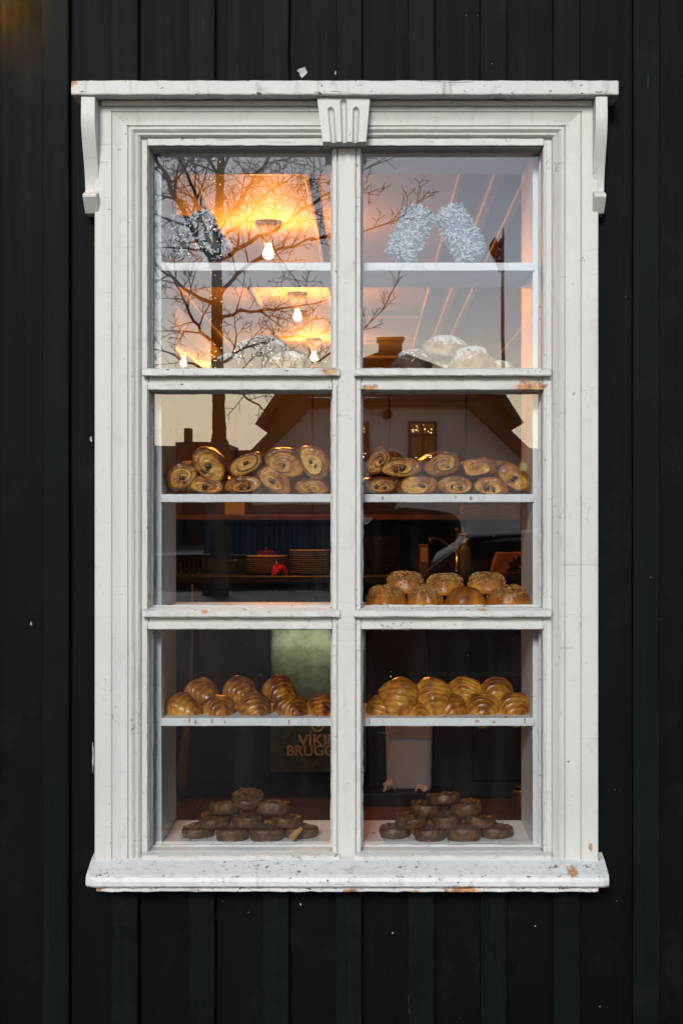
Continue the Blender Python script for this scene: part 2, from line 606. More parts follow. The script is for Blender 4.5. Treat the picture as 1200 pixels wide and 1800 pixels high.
# bare chips where the paint has flaked
def flake(px, py, w, h, seed, y=YW0 - 0.0025):
    r = random.Random(seed)
    c = P(px, py, y)
    pts = []
    n = 11
    for k in range(n):
        a = 2 * math.pi * k / n
        q = r.uniform(0.55, 1.1)
        pts.append((c.x + math.cos(a) * w * 0.5 * S * q, c.z + math.sin(a) * h * 0.5 * S * q))
    m = MB().prism(pts, 1, y, y + 0.001)
    return m.build('paint_flake', M['chip'], shop)
for k, (px, py, w, h) in enumerate([(532, 127, 20, 22), (478, 127, 3, 14), (590, 128, 4, 8), (220, 133, 9, 4), (986, 128, 3, 16), (114, 1360, 4, 7),
                                    (1118, 1208, 4, 9), (164, 1330, 3, 60), (55, 1096, 4, 6), (528, 1590, 3, 5), (690, 1640, 3, 3), (940, 1628, 3, 3), (346, 1745, 3, 3), (160, 772, 5, 12)]):
    flake(px, py, w, h, 50 + k, YW0 - 0.0025 if k not in (1, 2, 3) else YW0 - 0.0026)

# room behind the window
RX0, RX1, RY1, CEIL, FLOOR = -1.95, 2.6, 9.4, 2.70, 0.10
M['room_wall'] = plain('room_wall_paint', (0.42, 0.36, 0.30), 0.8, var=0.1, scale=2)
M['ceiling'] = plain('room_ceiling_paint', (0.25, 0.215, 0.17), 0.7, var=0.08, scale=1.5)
M['floorboards'] = plain('worn_floor_boards', (0.17, 0.085, 0.038), 0.55, var=0.35, scale=4)
M['pine'] = plain('pale_pine_batten', (0.29, 0.24, 0.19), 0.6, var=0.15, scale=8)
M['inner_brown'] = plain('brown_painted_partition', (0.13, 0.115, 0.10), 0.7, var=0.15, scale=3)
M['inner_dark'] = plain('dark_painted_partition', (0.030, 0.024, 0.021), 0.6, var=0.3, scale=3)
fl = MB().box(RX0, RX1, 0.16, RY1, -0.02, FLOOR).build('room_floor', M['floorboards'], shop)
for k in range(12):
    x0 = RX0 + k * (RX1 - RX0) / 12
    MB().box(x0 + 0.002, x0 + (RX1 - RX0) / 12 - 0.002, 0.162, RY1, FLOOR, FLOOR + 0.012).build('floor_plank', M['floorboards'], fl, bevel=0.002)
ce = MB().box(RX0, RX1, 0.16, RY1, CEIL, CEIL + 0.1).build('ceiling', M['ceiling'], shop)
MB().box(RX0 - 0.1, RX0, 0.16, RY1, FLOOR, CEIL + 0.1).build('room_wall', M['room_wall'], shop)
MB().box(RX1, RX1 + 0.1, 0.16, RY1, FLOOR, CEIL + 0.1).build('room_wall', M['room_wall'], shop)
MB().box(RX0 - 0.1, RX1 + 0.1, RY1 + 0.001, RY1 + 0.1, FLOOR, CEIL + 0.1).build('room_wall', M['room_wall'], shop)
w = MB()
OC_L, OC_R, OC_B, OC_T = CASE_L - 0.003, CASE_R + 0.003, P(0, 1500, 0.03).z, P(0, 245, 0.03).z
w.box(bx[0], OC_L, 0.0, 0.159, 0.0, WALL_H).box(OC_R, bx[-1], 0.0, 0.159, 0.0, WALL_H)
w.box(OC_L, OC_R, 0.0, 0.159, OC_T, WALL_H).box(OC_L, OC_R, 0.0, 0.159, 0.0, OC_B)
w.build('front_wall_core', M['room_wall'], shop)
# ceiling battens (run away from the window) and cross battens
def cbat(x, wd, y0=0.4, y1=RY1 - 0.02, dp=0.025):
    MB().box(x - wd / 2, x + wd / 2, y0, y1, CEIL - dp, CEIL - 0.001).build('ceiling_batten', M['pine'], ce, bevel=0.003)
for x, wd in ((-0.61, 0.02), (-0.217, 0.016), (0.31, 0.016), (0.44, 0.034), (0.545, 0.028), (0.98, 0.03), (-1.0, 0.03)):
    cbat(x, wd)
for y, x0, x1 in ((2.05, -0.60, -0.225), (4.35, -0.6, 0.30), (5.95, -0.2, 0.30), (7.3, -0.2, 0.30), (8.3, -0.2, 0.30)):
    MB().box(x0 + 0.012, x1 - 0.01, y - 0.015, y + 0.015, CEIL - 0.022, CEIL - 0.001).build('ceiling_batten', M['pine'], ce, bevel=0.003)
MB().box(-1.22, -1.10, 3.6, RY1 - 0.02, CEIL - 0.14, CEIL - 0.001).build('ceiling_beam', M['room_wall'], ce, bevel=0.004)
# half-height dark partition behind the counter
pt = MB().box(RX0 + 0.004, RX1 - 0.004, 4.95, 5.05, FLOOR + 0.013, 2.17).build('partition', M['inner_dark'], shop)
for k in range(11):
    x0 = RX0 + 0.01 + k * 0.41
    MB().box(x0, x0 + 0.40, 4.936, 4.949, FLOOR + 0.02, 1.505).build('partition_board', M['inner_dark'], pt, bevel=0.004)
    MB().box(x0, x0 + 0.40, 4.936, 4.949, 1.51, 2.165).build('partition_board', M['inner_brown'], pt, bevel=0.004)

# ------------------------------------------------------------------ the window
win = empty('shop_window', P(600, 1560, -0.02))
tag(win, 'weathered white six-pane shop window with keystone, brackets and sill', 'window')
YF = -0.045
L0, L1, R0, R1 = P(267, 0, 0).x, P(583, 0, YF).x, P(635, 0, 0).x, P(949, 0, 0).x
T1, B1 = P(0, 268, 0).z, P(0, 647, YF).z
T2, B2 = P(0, 690, 0).z, P(0, 1066, 0).z
T3, B3 = P(0, 1107, YF).z, P(0, 1487, 0).z
JL, JR = P(247, 0, YF).x, P(971, 0, YF).x
ZT, ZB = P(0, 240, YF).z, P(0, 1508, YF).z
YBK = 0.012
rows = [(T1, B1), (T2, B2), (T3, B3)]
cols = [(L0, L1), (R0, R1)]
MB().rod(JL, L0, YF, YBK, ZB, ZT, 40, 0.0005, 1).build('jamb', M['paint'], win, bevel=0.003)
MB().rod(R1, JR, YF, YBK, ZB, ZT, 40, 0.0005, 2).build('jamb', M['paint'], win, bevel=0.003)
MB().rod(L1, R0, YF - 0.0015, YBK, ZB, ZT, 40, 0.0005, 3).build('mullion', M['paint'], win, bevel=0.003)
MB().rod(P(594, 0, -.054).x, P(625, 0, -.054).x, -0.054, YF - 0.002, ZB + 0.002, ZT + 0.006, 40, 0.0006, 4).build('mullion_cover', M['paint'], win, bevel=0.0035)
zr = [ZT, T1, B1, T2, B2, T3, B3, ZB]
for c, (xa, xb) in enumerate(cols):
    for i, (za, zb) in enumerate(((ZT, T1), (B1, T2), (B2, T3), (B3, ZB))):
        nm = ('head_rail', 'transom', 'transom', 'bottom_rail')[i]
        MB().rod(xa + 0.0003, xb - 0.0003, YF + 0.0012, YBK, zb, za, 24, 0.0005, 10 + i + 4 * c).build(nm, M['paint'], win, bevel=0.003)
# thin raised moulding round each light, drip rail below it, putty and the pane
for c, (xa, xb) in enumerate(cols):
    xo0 = P(257, 0, -.049).x if c == 0 else P(626, 0, -.049).x
    xo1 = P(592, 0, -.049).x if c == 0 else P(959, 0, -.049).x
    for r, (za, zb) in enumerate(rows):
        sd = 30 + c * 10 + r
        top = za + 0.012
        MB().rod(xo0, xa - 0.0015, -0.051, YF - 0.0018, zb - 0.002, top, 24, 0.0006, sd).build('sash_moulding', M['paint_bead'], win, bevel=0.002)
        MB().rod(xb + 0.0015, xo1, -0.051, YF - 0.0018, zb - 0.002, top, 24, 0.0006, sd + 1).build('sash_moulding', M['paint_bead'], win, bevel=0.002)
        MB().rod(xa - 0.001, xb + 0.001, -0.0512, YF - 0.0018, za + 0.0015, top + 0.004, 24, 0.0006, sd + 2).build('sash_moulding', M['paint_bead'], win, bevel=0.002)
        d0 = P(250, 0, -.066).x if c == 0 else P(622, 0, -.066).x
        d1 = P(597, 0, -.066).x if c == 0 else P(968, 0, -.066).x
        # drip rail: a sloped-top bar standing proud below the pane
        dt = zb - 0.0005
        db = dt - 0.0165
        n = 30
        rr = random.Random(sd)
        v, f = [], []
        for k in range(n + 1):
            x = d0 + (d1 - d0) * k / n
            j = lambda: rr.uniform(-0.0006, 0.0006)
            v += [(x, YF - 0.0005, dt + j()), (x, -0.064 + j(), dt - 0.004 + j()), (x, -0.066 + j(), dt - 0.006), (x, -0.066 + j(), db + 0.002 + j()), (x, -0.064, db + j()), (x, YF - 0.0005, db + j())]
        for k in range(n):
            for q in range(6):
                a, b = 6 * k + q, 6 * k + (q + 1) % 6
                f.append((a, b, b + 6, a + 6))
        f += [tuple(reversed(range(6))), tuple(range(6 * n, 6 * n + 6))]
        MB().add(v, f).build('drip_rail', M['paint_bead'], win)
        # ragged putty ring against the glass
        v, f = [], []
        path = []
        m = 26
        for k in range(m): path.append((xa + (xb - xa) * k / m, za, 0, -1))
        for k in range(m): path.append((xb, za + (zb - za) * k / m, -1, 0))
        for k in range(m): path.append((xb + (xa - xb) * k / m, zb, 0, 1))
        for k in range(m): path.append((xa, zb + (za - zb) * k / m, 1, 0))
        for k, (x, z, ix, iz) in enumerate(path):
            e = 0.0033 + rr.uniform(-0.0008, 0.0010)
            corner = k % m == 0
            if corner:
                px_, pz_ = path[k - 1][2], path[k - 1][3]
                ix, iz = ix + px_, iz + pz_
            v += [(x - ix * 0.004, -0.012, z - iz * 0.004), (x + ix * e, -0.0035, z + iz * e), (x - ix * 0.004, -0.0035, z - iz * 0.004)]
        N = len(path)
        for k in range(N):
            for q in range(3):
                a, b = 3 * k + q, 3 * k + (q + 1) % 3
                a2, b2 = 3 * ((k + 1) % N) + q, 3 * ((k + 1) % N) + (q + 1) % 3
                f.append((a, b, b2, a2))
        MB().add(v, f).build('putty', M['paint_bead'], win)
        MB().box(xa + 0.0002, xb - 0.0002, -0.003, 0.001, zb + 0.0002, za - 0.0002).build('glass_pane', M['glass'], win)

# moulded casing: one profile swept up the left side, across the head, down the right
prof = [(-1, -0.030), (0, -0.046), (1.5, -0.054), (5, -0.0585), (9, -0.0555), (10.5, -0.0535), (12, -0.0575), (16, -0.0615), (20, -0.0605),
        (22, -0.058), (23.5, -0.0622), (30, -0.0622), (37, -0.0630), (44, -0.0660), (48, -0.0672), (49.5, -0.0645), (51, -0.0680), (58, -0.0685), (66, -0.0690),
        (78, -0.0690), (79.5, -0.0675), (79.5, -0.0255)]
ci_l, ci_r = P(249, 0, -0.05).x, P(969, 0, -0.05).x
ci_t, ci_b = P(0, 243, -0.05).z, P(0, 1519, -0.06).z
def casing(name, side, seed):
    v, f = [], []
    m = len(prof)
    n = 44
    rr = random.Random(seed)
    for k in range(n + 1):
        t = k / n
        for (u, y) in prof:
            u_ = u * S * 0.98
            if side == 'T':
                x = (ci_l - u_ + 0.0003) * (1 - t) + (ci_r + u_ - 0.0003) * t
                z = ci_t + u_ * 0.86
            else:
                x = (ci_l - u_) if side == 'L' else (ci_r + u_)
                z = ci_b * (1 - t) + (ci_t + u_ * 0.86) * t
            jy = rr.uniform(-0.0004, 0.0004)
            v.append((x, y + jy, z))
    for k in range(n):
        for q in range(m - 1):
            a, b = k * m + q, k * m + q + 1
            f.append((a, b, b + m, a + m) if side != 'L' else (a, a + m, b + m, b))
    f.append(tuple(range(m)))
    f.append(tuple(range(n * m, n * m + m)))
    o = MB().add(v, f).build(name, M['paint'], win, smooth=True)
    o.data.set_sharp_from_angle(angle=R(28))
    return o
casing('side_casing', 'L', 1)
casing('side_casing', 'R', 2)
casing('head_casing', 'T', 3)
# cornice board and the fillet below it
c0, c1 = P(125, 0, -.115).x, P(1087, 0, -.115).x
ztop, zbot = P(0, 141, -.115).z, P(0, 166.5, -.115).z
co = MB().rod(c0, c1, -0.115, YW0 - 0.002, zbot, ztop, 60, 0.0006, 9)
co.build('cornice', M['paint_cornice'], win, bevel=0.003)
MB().rod(P(176, 0, -.09).x, P(1042, 0, -.09).x, -0.080, YW0 - 0.003, zbot - 0.010, zbot - 0.0005, 40, 0.0004, 8).build('cornice_fillet', M['paint'], win, bevel=0.002)
# scroll brackets: S curve seen from the side
def bracket(x0, x1):
    zt, zb = zbot - 0.0008, P(0, 373, -.08).z
    h = zt - zb
    pts = []
    for k in range(41):
        t = k / 40
        if t < 0.80:
            q = t / 0.80
            y = -0.066 - 0.042 * (0.5 + 0.5 * math.cos(math.pi * min(1, max(0, (q - 0.18) / 0.78)))) - 0.004 * math.sin(q * math.pi)
            y -= 0.0
        else:
            q = (t - 0.80) / 0.20
            y = -0.066 - 0.030 * min(1, q / 0.28) ** 0.8
            if q > 0.3: y += 0.030 * (q - 0.3) / 0.7
        pts.append((y, zt - h * t))
    pts += [(YW0 - 0.002, zb), (YW0 - 0.002, zt)]
    MB().prism(pts, 0, x0, x1).build('bracket', M['paint_cornice'] if False else M['paint'], win, bevel=0.002)
bl = P(140.5, 0, -.12).x
bracket(bl, P(165.5, 0, -.12).x)
bracket(P(1047.5, 0, -.12).x, P(1069, 0, -.12).x)
# keystone with three flutes, as a carved height field
def keystone():
    y0 = -0.100
    zt, zb = zbot - 0.0008, P(0, 249, y0).z
    xt0, xt1, xb0, xb1 = P(557, 0, y0).x, P(650, 0, y0).x, P(567, 0, y0).x, P(643, 0, y0).x
    nx, nzv = 72, 48
    v, f = [], []
    fl_ = [(0.245, 0.30), (0.50, 0.12), (0.745, 0.30)]
    for j in range(nzv + 1):
        t = j / nzv
        for i in range(nx + 1):
            s_ = i / nx
            xl, xr = xt0 + (xb0 - xt0) * t, xt1 + (xb1 - xt1) * t
            d = 0.0
            wd = 0.062
            for (c_, tt) in fl_:
                cx = (s_ - c_) / wd
                dz = 0 if t > tt else (tt - t) / 0.075
                q = cx * cx + dz * dz
                if q < 1: d = max(d, math.sqrt(1 - q))
            zz = zt + (zb - zt) * t
            v.append((xl + (xr - xl) * s_, y0 + 0.010 * d, zz))
    nfr = len(v)
    for j in range(nzv):
        for i in range(nx):
            a = j * (nx + 1) + i
            f.append((a, a + nx + 1, a + nx + 2, a + 1))
    rim = [i for i in range(nx + 1)] + [(j + 1) * (nx + 1) - 1 for j in range(1, nzv + 1)] + [nzv * (nx + 1) + i for i in range(nx - 1, -1, -1)] + [j * (nx + 1) for j in range(nzv - 1, 0, -1)]
    for q in rim:
        p = v[q]
        v.append((p[0], -0.05, p[2]))
    n = len(rim)
    for k in range(n):
        a, b = rim[k], rim[(k + 1) % n]
        f.append((a, b, nfr + (k + 1) % n, nfr + k))
    o = MB().add(v, f).build('keystone', M['paint'], win, smooth=True)
    o.data.set_sharp_from_angle(angle=R(50))
keystone()
# sill: sloped top, rounded nose, horns, and the board under it
sx0, sx1 = P(149.5, 0, -.13).x, P(1071, 0, -.13).x
zs_b, zs_f, zs_u = P(0, 1503, -.045).z, P(0, 1540, -.128).z, P(0, 1561, -.128).z
v, f = [], []
rr = random.Random(77)
n = 90
for k in range(n + 1):
    x = sx0 + (sx1 - sx0) * k / n
    e = min(k, n - k)
    pull = 0.010 if e == 0 else (0.003 if e == 1 else 0)
    j = lambda a=0.0006: rr.uniform(-a, a)
    v += [(x, -0.030, zs_b + 0.002), (x, -0.062, zs_b - 0.004 + j()), (x, -0.122 + pull, zs_f + 0.001 + j()), (x, -0.129 + pull, zs_f - 0.003 + j()), (x, -0.132 + pull + j(), zs_f - 0.010),
          (x, -0.131 + pull + j(), zs_u + 0.004), (x, -0.126 + pull + j(), zs_u + j()), (x, -0.030, zs_u)]
for k in range(n):
    for q in range(8):
        a, b = 8 * k + q, 8 * k + (q + 1) % 8
        f.append((a, b, b + 8, a + 8))
f += [tuple(reversed(range(8))), tuple(range(8 * n, 8 * n + 8))]
MB().add(v, f).build('sill', M['paint_sill'], win)
MB().rod(P(169, 0, -.12).x, P(1052, 0, -.12).x, -0.118, -0.0305, P(0, 1568, -.118).z, zs_u - 0.0006, 70, 0.0009, 5).build('sill_underboard', M['paint_sill'], win, bevel=0.002)

# ------------------------------------------------------------------ display case behind the glass
YS, YE = 0.028, 0.262
case = empty('display_case', (0, 0.15, P(0, 1487, 0).z))
tag(case, 'white painted display case with shelves behind the window panes', 'display case')
CI_L, CI_R = P(283.5, 0, YS).x, P(936, 0, YS).x
CZB, CZT = P(0, 1489, 0.004).z, P(0, 306, YE).z
MB().rod(CASE_L, CI_L, YS + 0.006, YE, CZB - 0.02, CZT + 0.02, 20, 0.0003, 1).build('side_panel', M['shelf_paint'], case, bevel=0.0015)
MB().rod(CI_R, CASE_R, YS + 0.006, YE, CZB - 0.02, CZT + 0.02, 20, 0.0003, 2).build('side_panel', M['shelf_paint'], case, bevel=0.0015)
MB().box(CI_L + .0005, CI_R - .0005, 0.006, YE, CZT, CZT + 0.018).build('top_board', M['shelf_paint'], case, bevel=0.0015)
MB().box(CI_L + .0005, CI_R - .0005, 0.003, YE, CZB - 0.018, CZB).build('bottom_board', M['shelf_paint'], case, bevel=0.0015)
SH = {}
for nm, py in (('a', 461.5), ('b', 658), ('c', 868.5), ('d', 1071), ('e', 1262)):
    z = P(0, py, YS).z
    SH[nm] = z
    MB().rod(CI_L - 0.002, CI_R + 0.003, YS, YS + 0.005, z - 0.0165, z, 26, 0.0004, 3).build('shelf_lipping', M['shelf_paint'], case, bevel=0.001)
    MB().box(CI_L + .0005, CI_R - .0005, YS + 0.0052, YE, z - 0.0162, z - 0.0004).build('shelf', M['shelf_paint'], case, bevel=0.001)
SH['f'] = CZB

# ------------------------------------------------------------------ pastry makers
def pastry_mat(name, stops, rough=0.42, grain=90, bump=0.35, amp=0.5):
    t = NT(name)
    a = t.n('ShaderNodeAttribute', attribute_name='tone').outputs['Fac']
    v = t.opos()
    n1 = t.noise(v, grain, 5, 0.6)
    n2 = t.noise(v, 28, 4)
    x = t.math('ADD', a, t.math('MULTIPLY_ADD', n1, amp, -amp / 2))
    x = t.math('ADD', x, t.math('MULTIPLY_ADD', n2, amp, -amp / 2))
    c = t.ramp(x, stops)
    return t.pbr(c, rough, 0, t.bump(n1, bump, 0.0012), 0.45)


M['pain'] = pastry_mat('laminated_pastry', [(0.0, (0.74, 0.47, 0.12)), (0.30, (0.57, 0.285, 0.046)), (0.60, (0.35, 0.13, 0.018)), (1.0, (0.10, 0.032, 0.007))], rough=0.34)
M['croissant'] = pastry_mat('croissant_crust', [(0.0, (0.74, 0.43, 0.06)), (0.35, (0.54, 0.25, 0.025)), (0.68, (0.31, 0.105, 0.012)), (1.0, (0.10, 0.03, 0.006))], rough=0.3, bump=0.5)
M['choc'] = plain('dark_chocolate', (0.012, 0.007, 0.005), 0.4, var=0.3, scale=80)
M['bun'] = pastry_mat('bun_crust', [(0.0, (0.72, 0.36, 0.04)), (0.38, (0.48, 0.165, 0.018)), (0.72, (0.24, 0.068, 0.010)), (1.0, (0.09, 0.024, 0.006))], rough=0.36, bump=0.6)
M['topping'] = pastry_mat('baked_cheese_topping', [(0.0, (0.62, 0.42, 0.14)), (0.45, (0.36, 0.16, 0.04)), (1.0, (0.10, 0.035, 0.014))], rough=0.45, grain=160, bump=0.8, amp=0.9)
M['dark_roll'] = pastry_mat('dark_roll_crust', [(0.0, (0.19, 0.086, 0.030)), (0.45, (0.090, 0.036, 0.012)), (1.0, (0.024, 0.010, 0.005))], rough=0.5, grain=70, bump=0.6)


def powder_mat(name='sugar_dusted_crust', ca=(0.50, 0.37, 0.23), cb=(0.27, 0.15, 0.06), lo=0.36):
    t = NT(name)
    a = t.n('ShaderNodeAttribute', attribute_name='tone').outputs['Fac']
    v = t.opos()
    n1 = t.noise(v, 120, 5, 0.65)
    n2 = t.noise(v, 35, 4)
    c = t.mix(t.step(n2, 0.35, 0.65), ca, cb)
    p = t.step(t.math('ADD', a, t.math('MULTIPLY_ADD', n1, 1.5, -0.75)), lo, lo + 0.14)
    c = t.mix(p, c, (0.66, 0.67, 0.69))
    return t.pbr(c, 0.75, 0, t.bump(n1, 0.7, 0.002), 0.3)


M['powder'] = powder_mat()
M['powder_dark_or_backlit'] = powder_mat('sugar_dusted_dark_or_backlit_crust', (0.16, 0.10, 0.06), (0.06, 0.033, 0.018), 0.50)  # one truly dark crust; on two left breads it paints backlit shade
M['flake'] = plain('sugar_flake', (0.50, 0.57, 0.63), 0.5, var=0.1, scale=100)
M['backlit_crust'] = plain('backlit_shade_crust', (0.045, 0.048, 0.055), 0.5, var=0.4, scale=60, bump=0.6)  # left logs: backlight shade put into the crust colour
M['log_crust'] = plain('pale_iced_crust', (0.17, 0.21, 0.26), 0.6, var=0.2, scale=60, bump=0.5)


def pain_mesh(a, b, L, seed):
    """rolled chocolate pastry, rolled end at y=0 facing the street, body running back"""
    r = random.Random(seed)
    n = 72
    th = np.linspace(0, 2 * np.pi, n, endpoint=False)
    ex = 2.25
    ce, se = np.cos(th), np.sin(th)
    den = (np.abs(ce) ** ex + np.abs(se) ** ex) ** (1 / ex)
    X, Z = a * ce / den, b * se / den
    p1, p2, p3 = r.uniform(0, 6), r.uniform(0, 6), r.uniform(0, 6)
    X = X * (1 + 0.07 * np.sin(2 * th + p1) + 0.03 * np.sin(3 * th + p2))
    Z = np.where(Z < 0, Z * 0.86, Z) * (1 + 0.06 * np.sin(2 * th + p2))
    rings, tone = [], []
    bake = r.uniform(-0.10, 0.14)
    turns = r.uniform(1.6, 2.6)
    ph = r.uniform(0, 1)
    spin = r.choice((-1, 1))
    cx, cz = r.uniform(-0.30, 0.30) * a, r.uniform(-0.34, -0.12) * b
    NK = 34
    for k in range(NK + 1):
        q = 0.03 + 0.97 * k / NK
        wx, wz = X * q + cx * (1 - q), Z * q + cz * (1 - q)
        wr = np.array([nz(u * 40, w * 40, 0, 1.0, seed) for u, w in zip(wx, wz)])
        wf = np.array([nz(u * 130, w * 130, 3, 1.0, seed) for u, w in zip(wx, wz)])
        s_ = (q ** 0.85 * turns + spin * th / (2 * np.pi) + ph + 0.16 * wr) % 1.0
        fine = (q * turns * 3.1 + spin * 3 * th / (2 * np.pi) + 0.5 * wr + 0.15 * wf) % 1.0
        saw = np.where(s_ < 0.80, s_ / 0.80, (1 - s_) / 0.20)
        y = -0.020 * (1 - q ** 2.4) * (0.75 + 0.25 * q) + 0.006 * math.exp(-(q / 0.25) ** 2) - 0.0060 * saw * (0.5 + 0.5 * q) - 0.0019 * fine - 0.0016 * wf
        if k == NK: y = y * 0 + 0.0035
        rings.append(np.stack([wx, y, wz], 1))
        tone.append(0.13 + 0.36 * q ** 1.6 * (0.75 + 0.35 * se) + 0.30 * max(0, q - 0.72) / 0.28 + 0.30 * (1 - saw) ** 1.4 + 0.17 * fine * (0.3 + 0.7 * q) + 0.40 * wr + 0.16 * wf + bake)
    for k in range(1, 15):
        t = k / 14
        lay = np.sin(th * 5 + p3 + 1.2 * np.sin(t * 4))
        g = 1 + 0.06 * np.sin(np.pi * t) + 0.014 * np.sin(th * 9 + t * 5) + 0.012 * lay
        if k >= 13: g = g * (0.85 if k == 13 else 0.5)
        sag = 0.004 * np.sin(t * 6 + seed)
        rings.append(np.stack([X * g + sag, np.full(n, 0.005 + L * t), Z * g], 1))
        tone.append(0.56 + bake + 0.28 * se + 0.16 * lay)
    v, f = loft(rings)
    return v, f, np.concatenate(tone)


def place(name, me, mat, loc, rot, label, cat, group):
    o = obj(name, me, mat)
    o.location = loc
    o.rotation_euler = rot
    tag(o, label, cat, group)
    return o


YP = 0.062
PAINS = [  # px, py, half width, half height (photo px), tilt, label
    (320, 838, 27, 24, 42, 'chocolate pastry at the far left end of the shelf, leaning up'),
    (368, 818, 34, 25, -38, 'tilted chocolate pastry on top of the pile at the left end of the shelf'),
    (360, 853, 37, 17, -4, 'flat chocolate pastry under the tilted one at the left end of the shelf'),
    (428, 853, 33, 17, 3, 'bottom row chocolate pastry in front of the reflected tree trunk'),
    (431, 818, 33, 19, 22, 'upper chocolate pastry just right of the reflected tree trunk'),
    (482, 845, 32, 22, -28, 'lower chocolate pastry wedged diagonally, second from the white mullion in its row'),
    (501, 815, 36, 25, -14, 'large round upper chocolate pastry left of the topmost steep one'),
    (552, 815, 33, 25, -52, 'steeply tilted chocolate pastry touching the left edge of the mullion'),
    (550, 856, 34, 15, 0, 'low flat chocolate pastry beside the mullion in the left pane'),
    (665, 811, 28, 20, 48, 'upright leaning chocolate pastry beside the mullion in the right pane'),
    (703, 822, 37, 19, 2, 'upper chocolate pastry with two clear chocolate dots in the dark reflection'),
    (667, 854, 28, 17, 0, 'bottom row chocolate pastry beside the mullion in the right pane'),
    (734, 854, 36, 18, 0, 'bottom row chocolate pastry below the reflected house window'),
    (776, 817, 35, 22, 12, 'plump upper chocolate pastry just right of the reflected house window'),
    (799, 854, 30, 18, 0, 'bottom row chocolate pastry third from the right end of the shelf'),
    (841, 823, 33, 20, 5, 'upper chocolate pastry second from the right end of the shelf'),
    (862, 856, 32, 17, 0, 'bottom row chocolate pastry nearest the right end of the shelf'),
    (903, 841, 34, 23, -38, 'slumped chocolate pastry leaning on the right side panel'),
]
k_ = S * (DIST + YP) / DIST
for i, (px, py, hw, hh, rot, lab) in enumerate(PAINS):
    v, f, tn = pain_mesh(hw * k_, hh * k_, 0.115, 11 + i)
    rnd = random.Random(i)
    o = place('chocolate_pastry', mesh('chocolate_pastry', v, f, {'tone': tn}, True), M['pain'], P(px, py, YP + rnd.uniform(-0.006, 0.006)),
              (R(rnd.uniform(-4, 4)), R(-rot), R(rnd.uniform(-10, 10))), lab, 'pastry', 'chocolate pastries on the middle shelf')
    ang0 = rnd.uniform(0, 6.28)
    for s_ in range(rnd.choice((1, 1, 2, 2, 2)) if i not in (15,) else 0):
        m = MB()
        q = 0.0036 + rnd.uniform(0, 0.0018)
        prof_ = [(q * 0.5, -0.0022), (q * 0.92, -0.0012), (q, 0.0), (q, 0.03)]
        m.lathe(prof_, 14, axis='y')
        ww = [rnd.uniform(0.78, 1.22) for _ in range(14)]
        m.v = [Vector((p_.x * ww[a_ % 14], p_.y, p_.z * ww[a_ % 14])) for a_, p_ in enumerate(m.v)]
        c = m.build('chocolate_stick', M['choc'], o, smooth=True, world=False)
        aa = ang0 + s_ * rnd.uniform(2.0, 3.6)
        c.location = (hw * k_ * rnd.uniform(0.12, 0.42) * math.cos(aa), 0, hh * k_ * (-0.2 + rnd.uniform(0.1, 0.36) * math.sin(aa)))
        qq = math.hypot(c.location.x / (hw * k_), c.location.z / (hh * k_))
        c.location.y = -0.020 * (1 - qq ** 2.4) * (0.75 + 0.25 * qq) - 0.0016
        c.rotation_euler = (0, rnd.uniform(0, 3), 0)
        c.scale = (rnd.uniform(0.9, 1.7), 1, rnd.uniform(0.75, 1.1))


def croissant_mesh(Rm, L, seed, bend=0.25, bake=0.0):
    r = random.Random(seed)
    n, m = 64, 96
    th = np.linspace(0, 2 * np.pi, n, endpoint=False)
    rings, tone = [], []
    steps = r.uniform(5.2, 6.6)
    ph = r.uniform(0, 1)
    lean = r.uniform(-0.5, 0.5)
    for k in range(m + 1):
        t = -1 + 2 * k / m
        at = abs(t)
        base = Rm * ((1 - at ** 1.6) ** 0.9) * (1 - 0.12 * at) + 0.0045 * (1 - at ** 10) + 0.0012
        wr = np.array([nz(math.cos(a) * 1.4, math.sin(a) * 1.4, t * 2.2, 1.0, seed) for a in th])
        wf = np.array([nz(math.cos(a) * 3, math.sin(a) * 3, t * 9, 1.0, seed + 9) for a in th])
        sp = (at ** 0.9 * steps + ph + lean * 0.25 * np.sin(th + seed) + 0.22 * wr) % 1.0
        saw = np.where(sp < 0.88, 1 - sp / 0.88, (sp - 0.88) / 0.12)
        fine = (at * steps * 3.3 + 1.1 * wr + 0.35 * wf) % 1.0
        rad = base * (1 + 0.085 * (1 - saw) - 0.04 + 0.014 * fine + 0.13 * wr)
        x = rad * np.cos(th) * 1.08
        z = rad * np.sin(th) * 0.95
        z = np.where(z < -0.62 * Rm, -0.62 * Rm + (z + 0.62 * Rm) * 0.2, z)
        cx = bend * L * 0.5 * (t * t)
        cz = -0.48 * (Rm - base)
        rings.append(np.stack([x + cx, np.full(n, t * L / 2), z + cz], 1))
        up = np.sin(th)
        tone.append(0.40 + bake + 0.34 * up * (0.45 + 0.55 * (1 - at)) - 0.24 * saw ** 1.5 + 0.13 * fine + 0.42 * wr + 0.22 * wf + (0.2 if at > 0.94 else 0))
    v, f = loft(rings)
    return v, f, np.concatenate(tone)


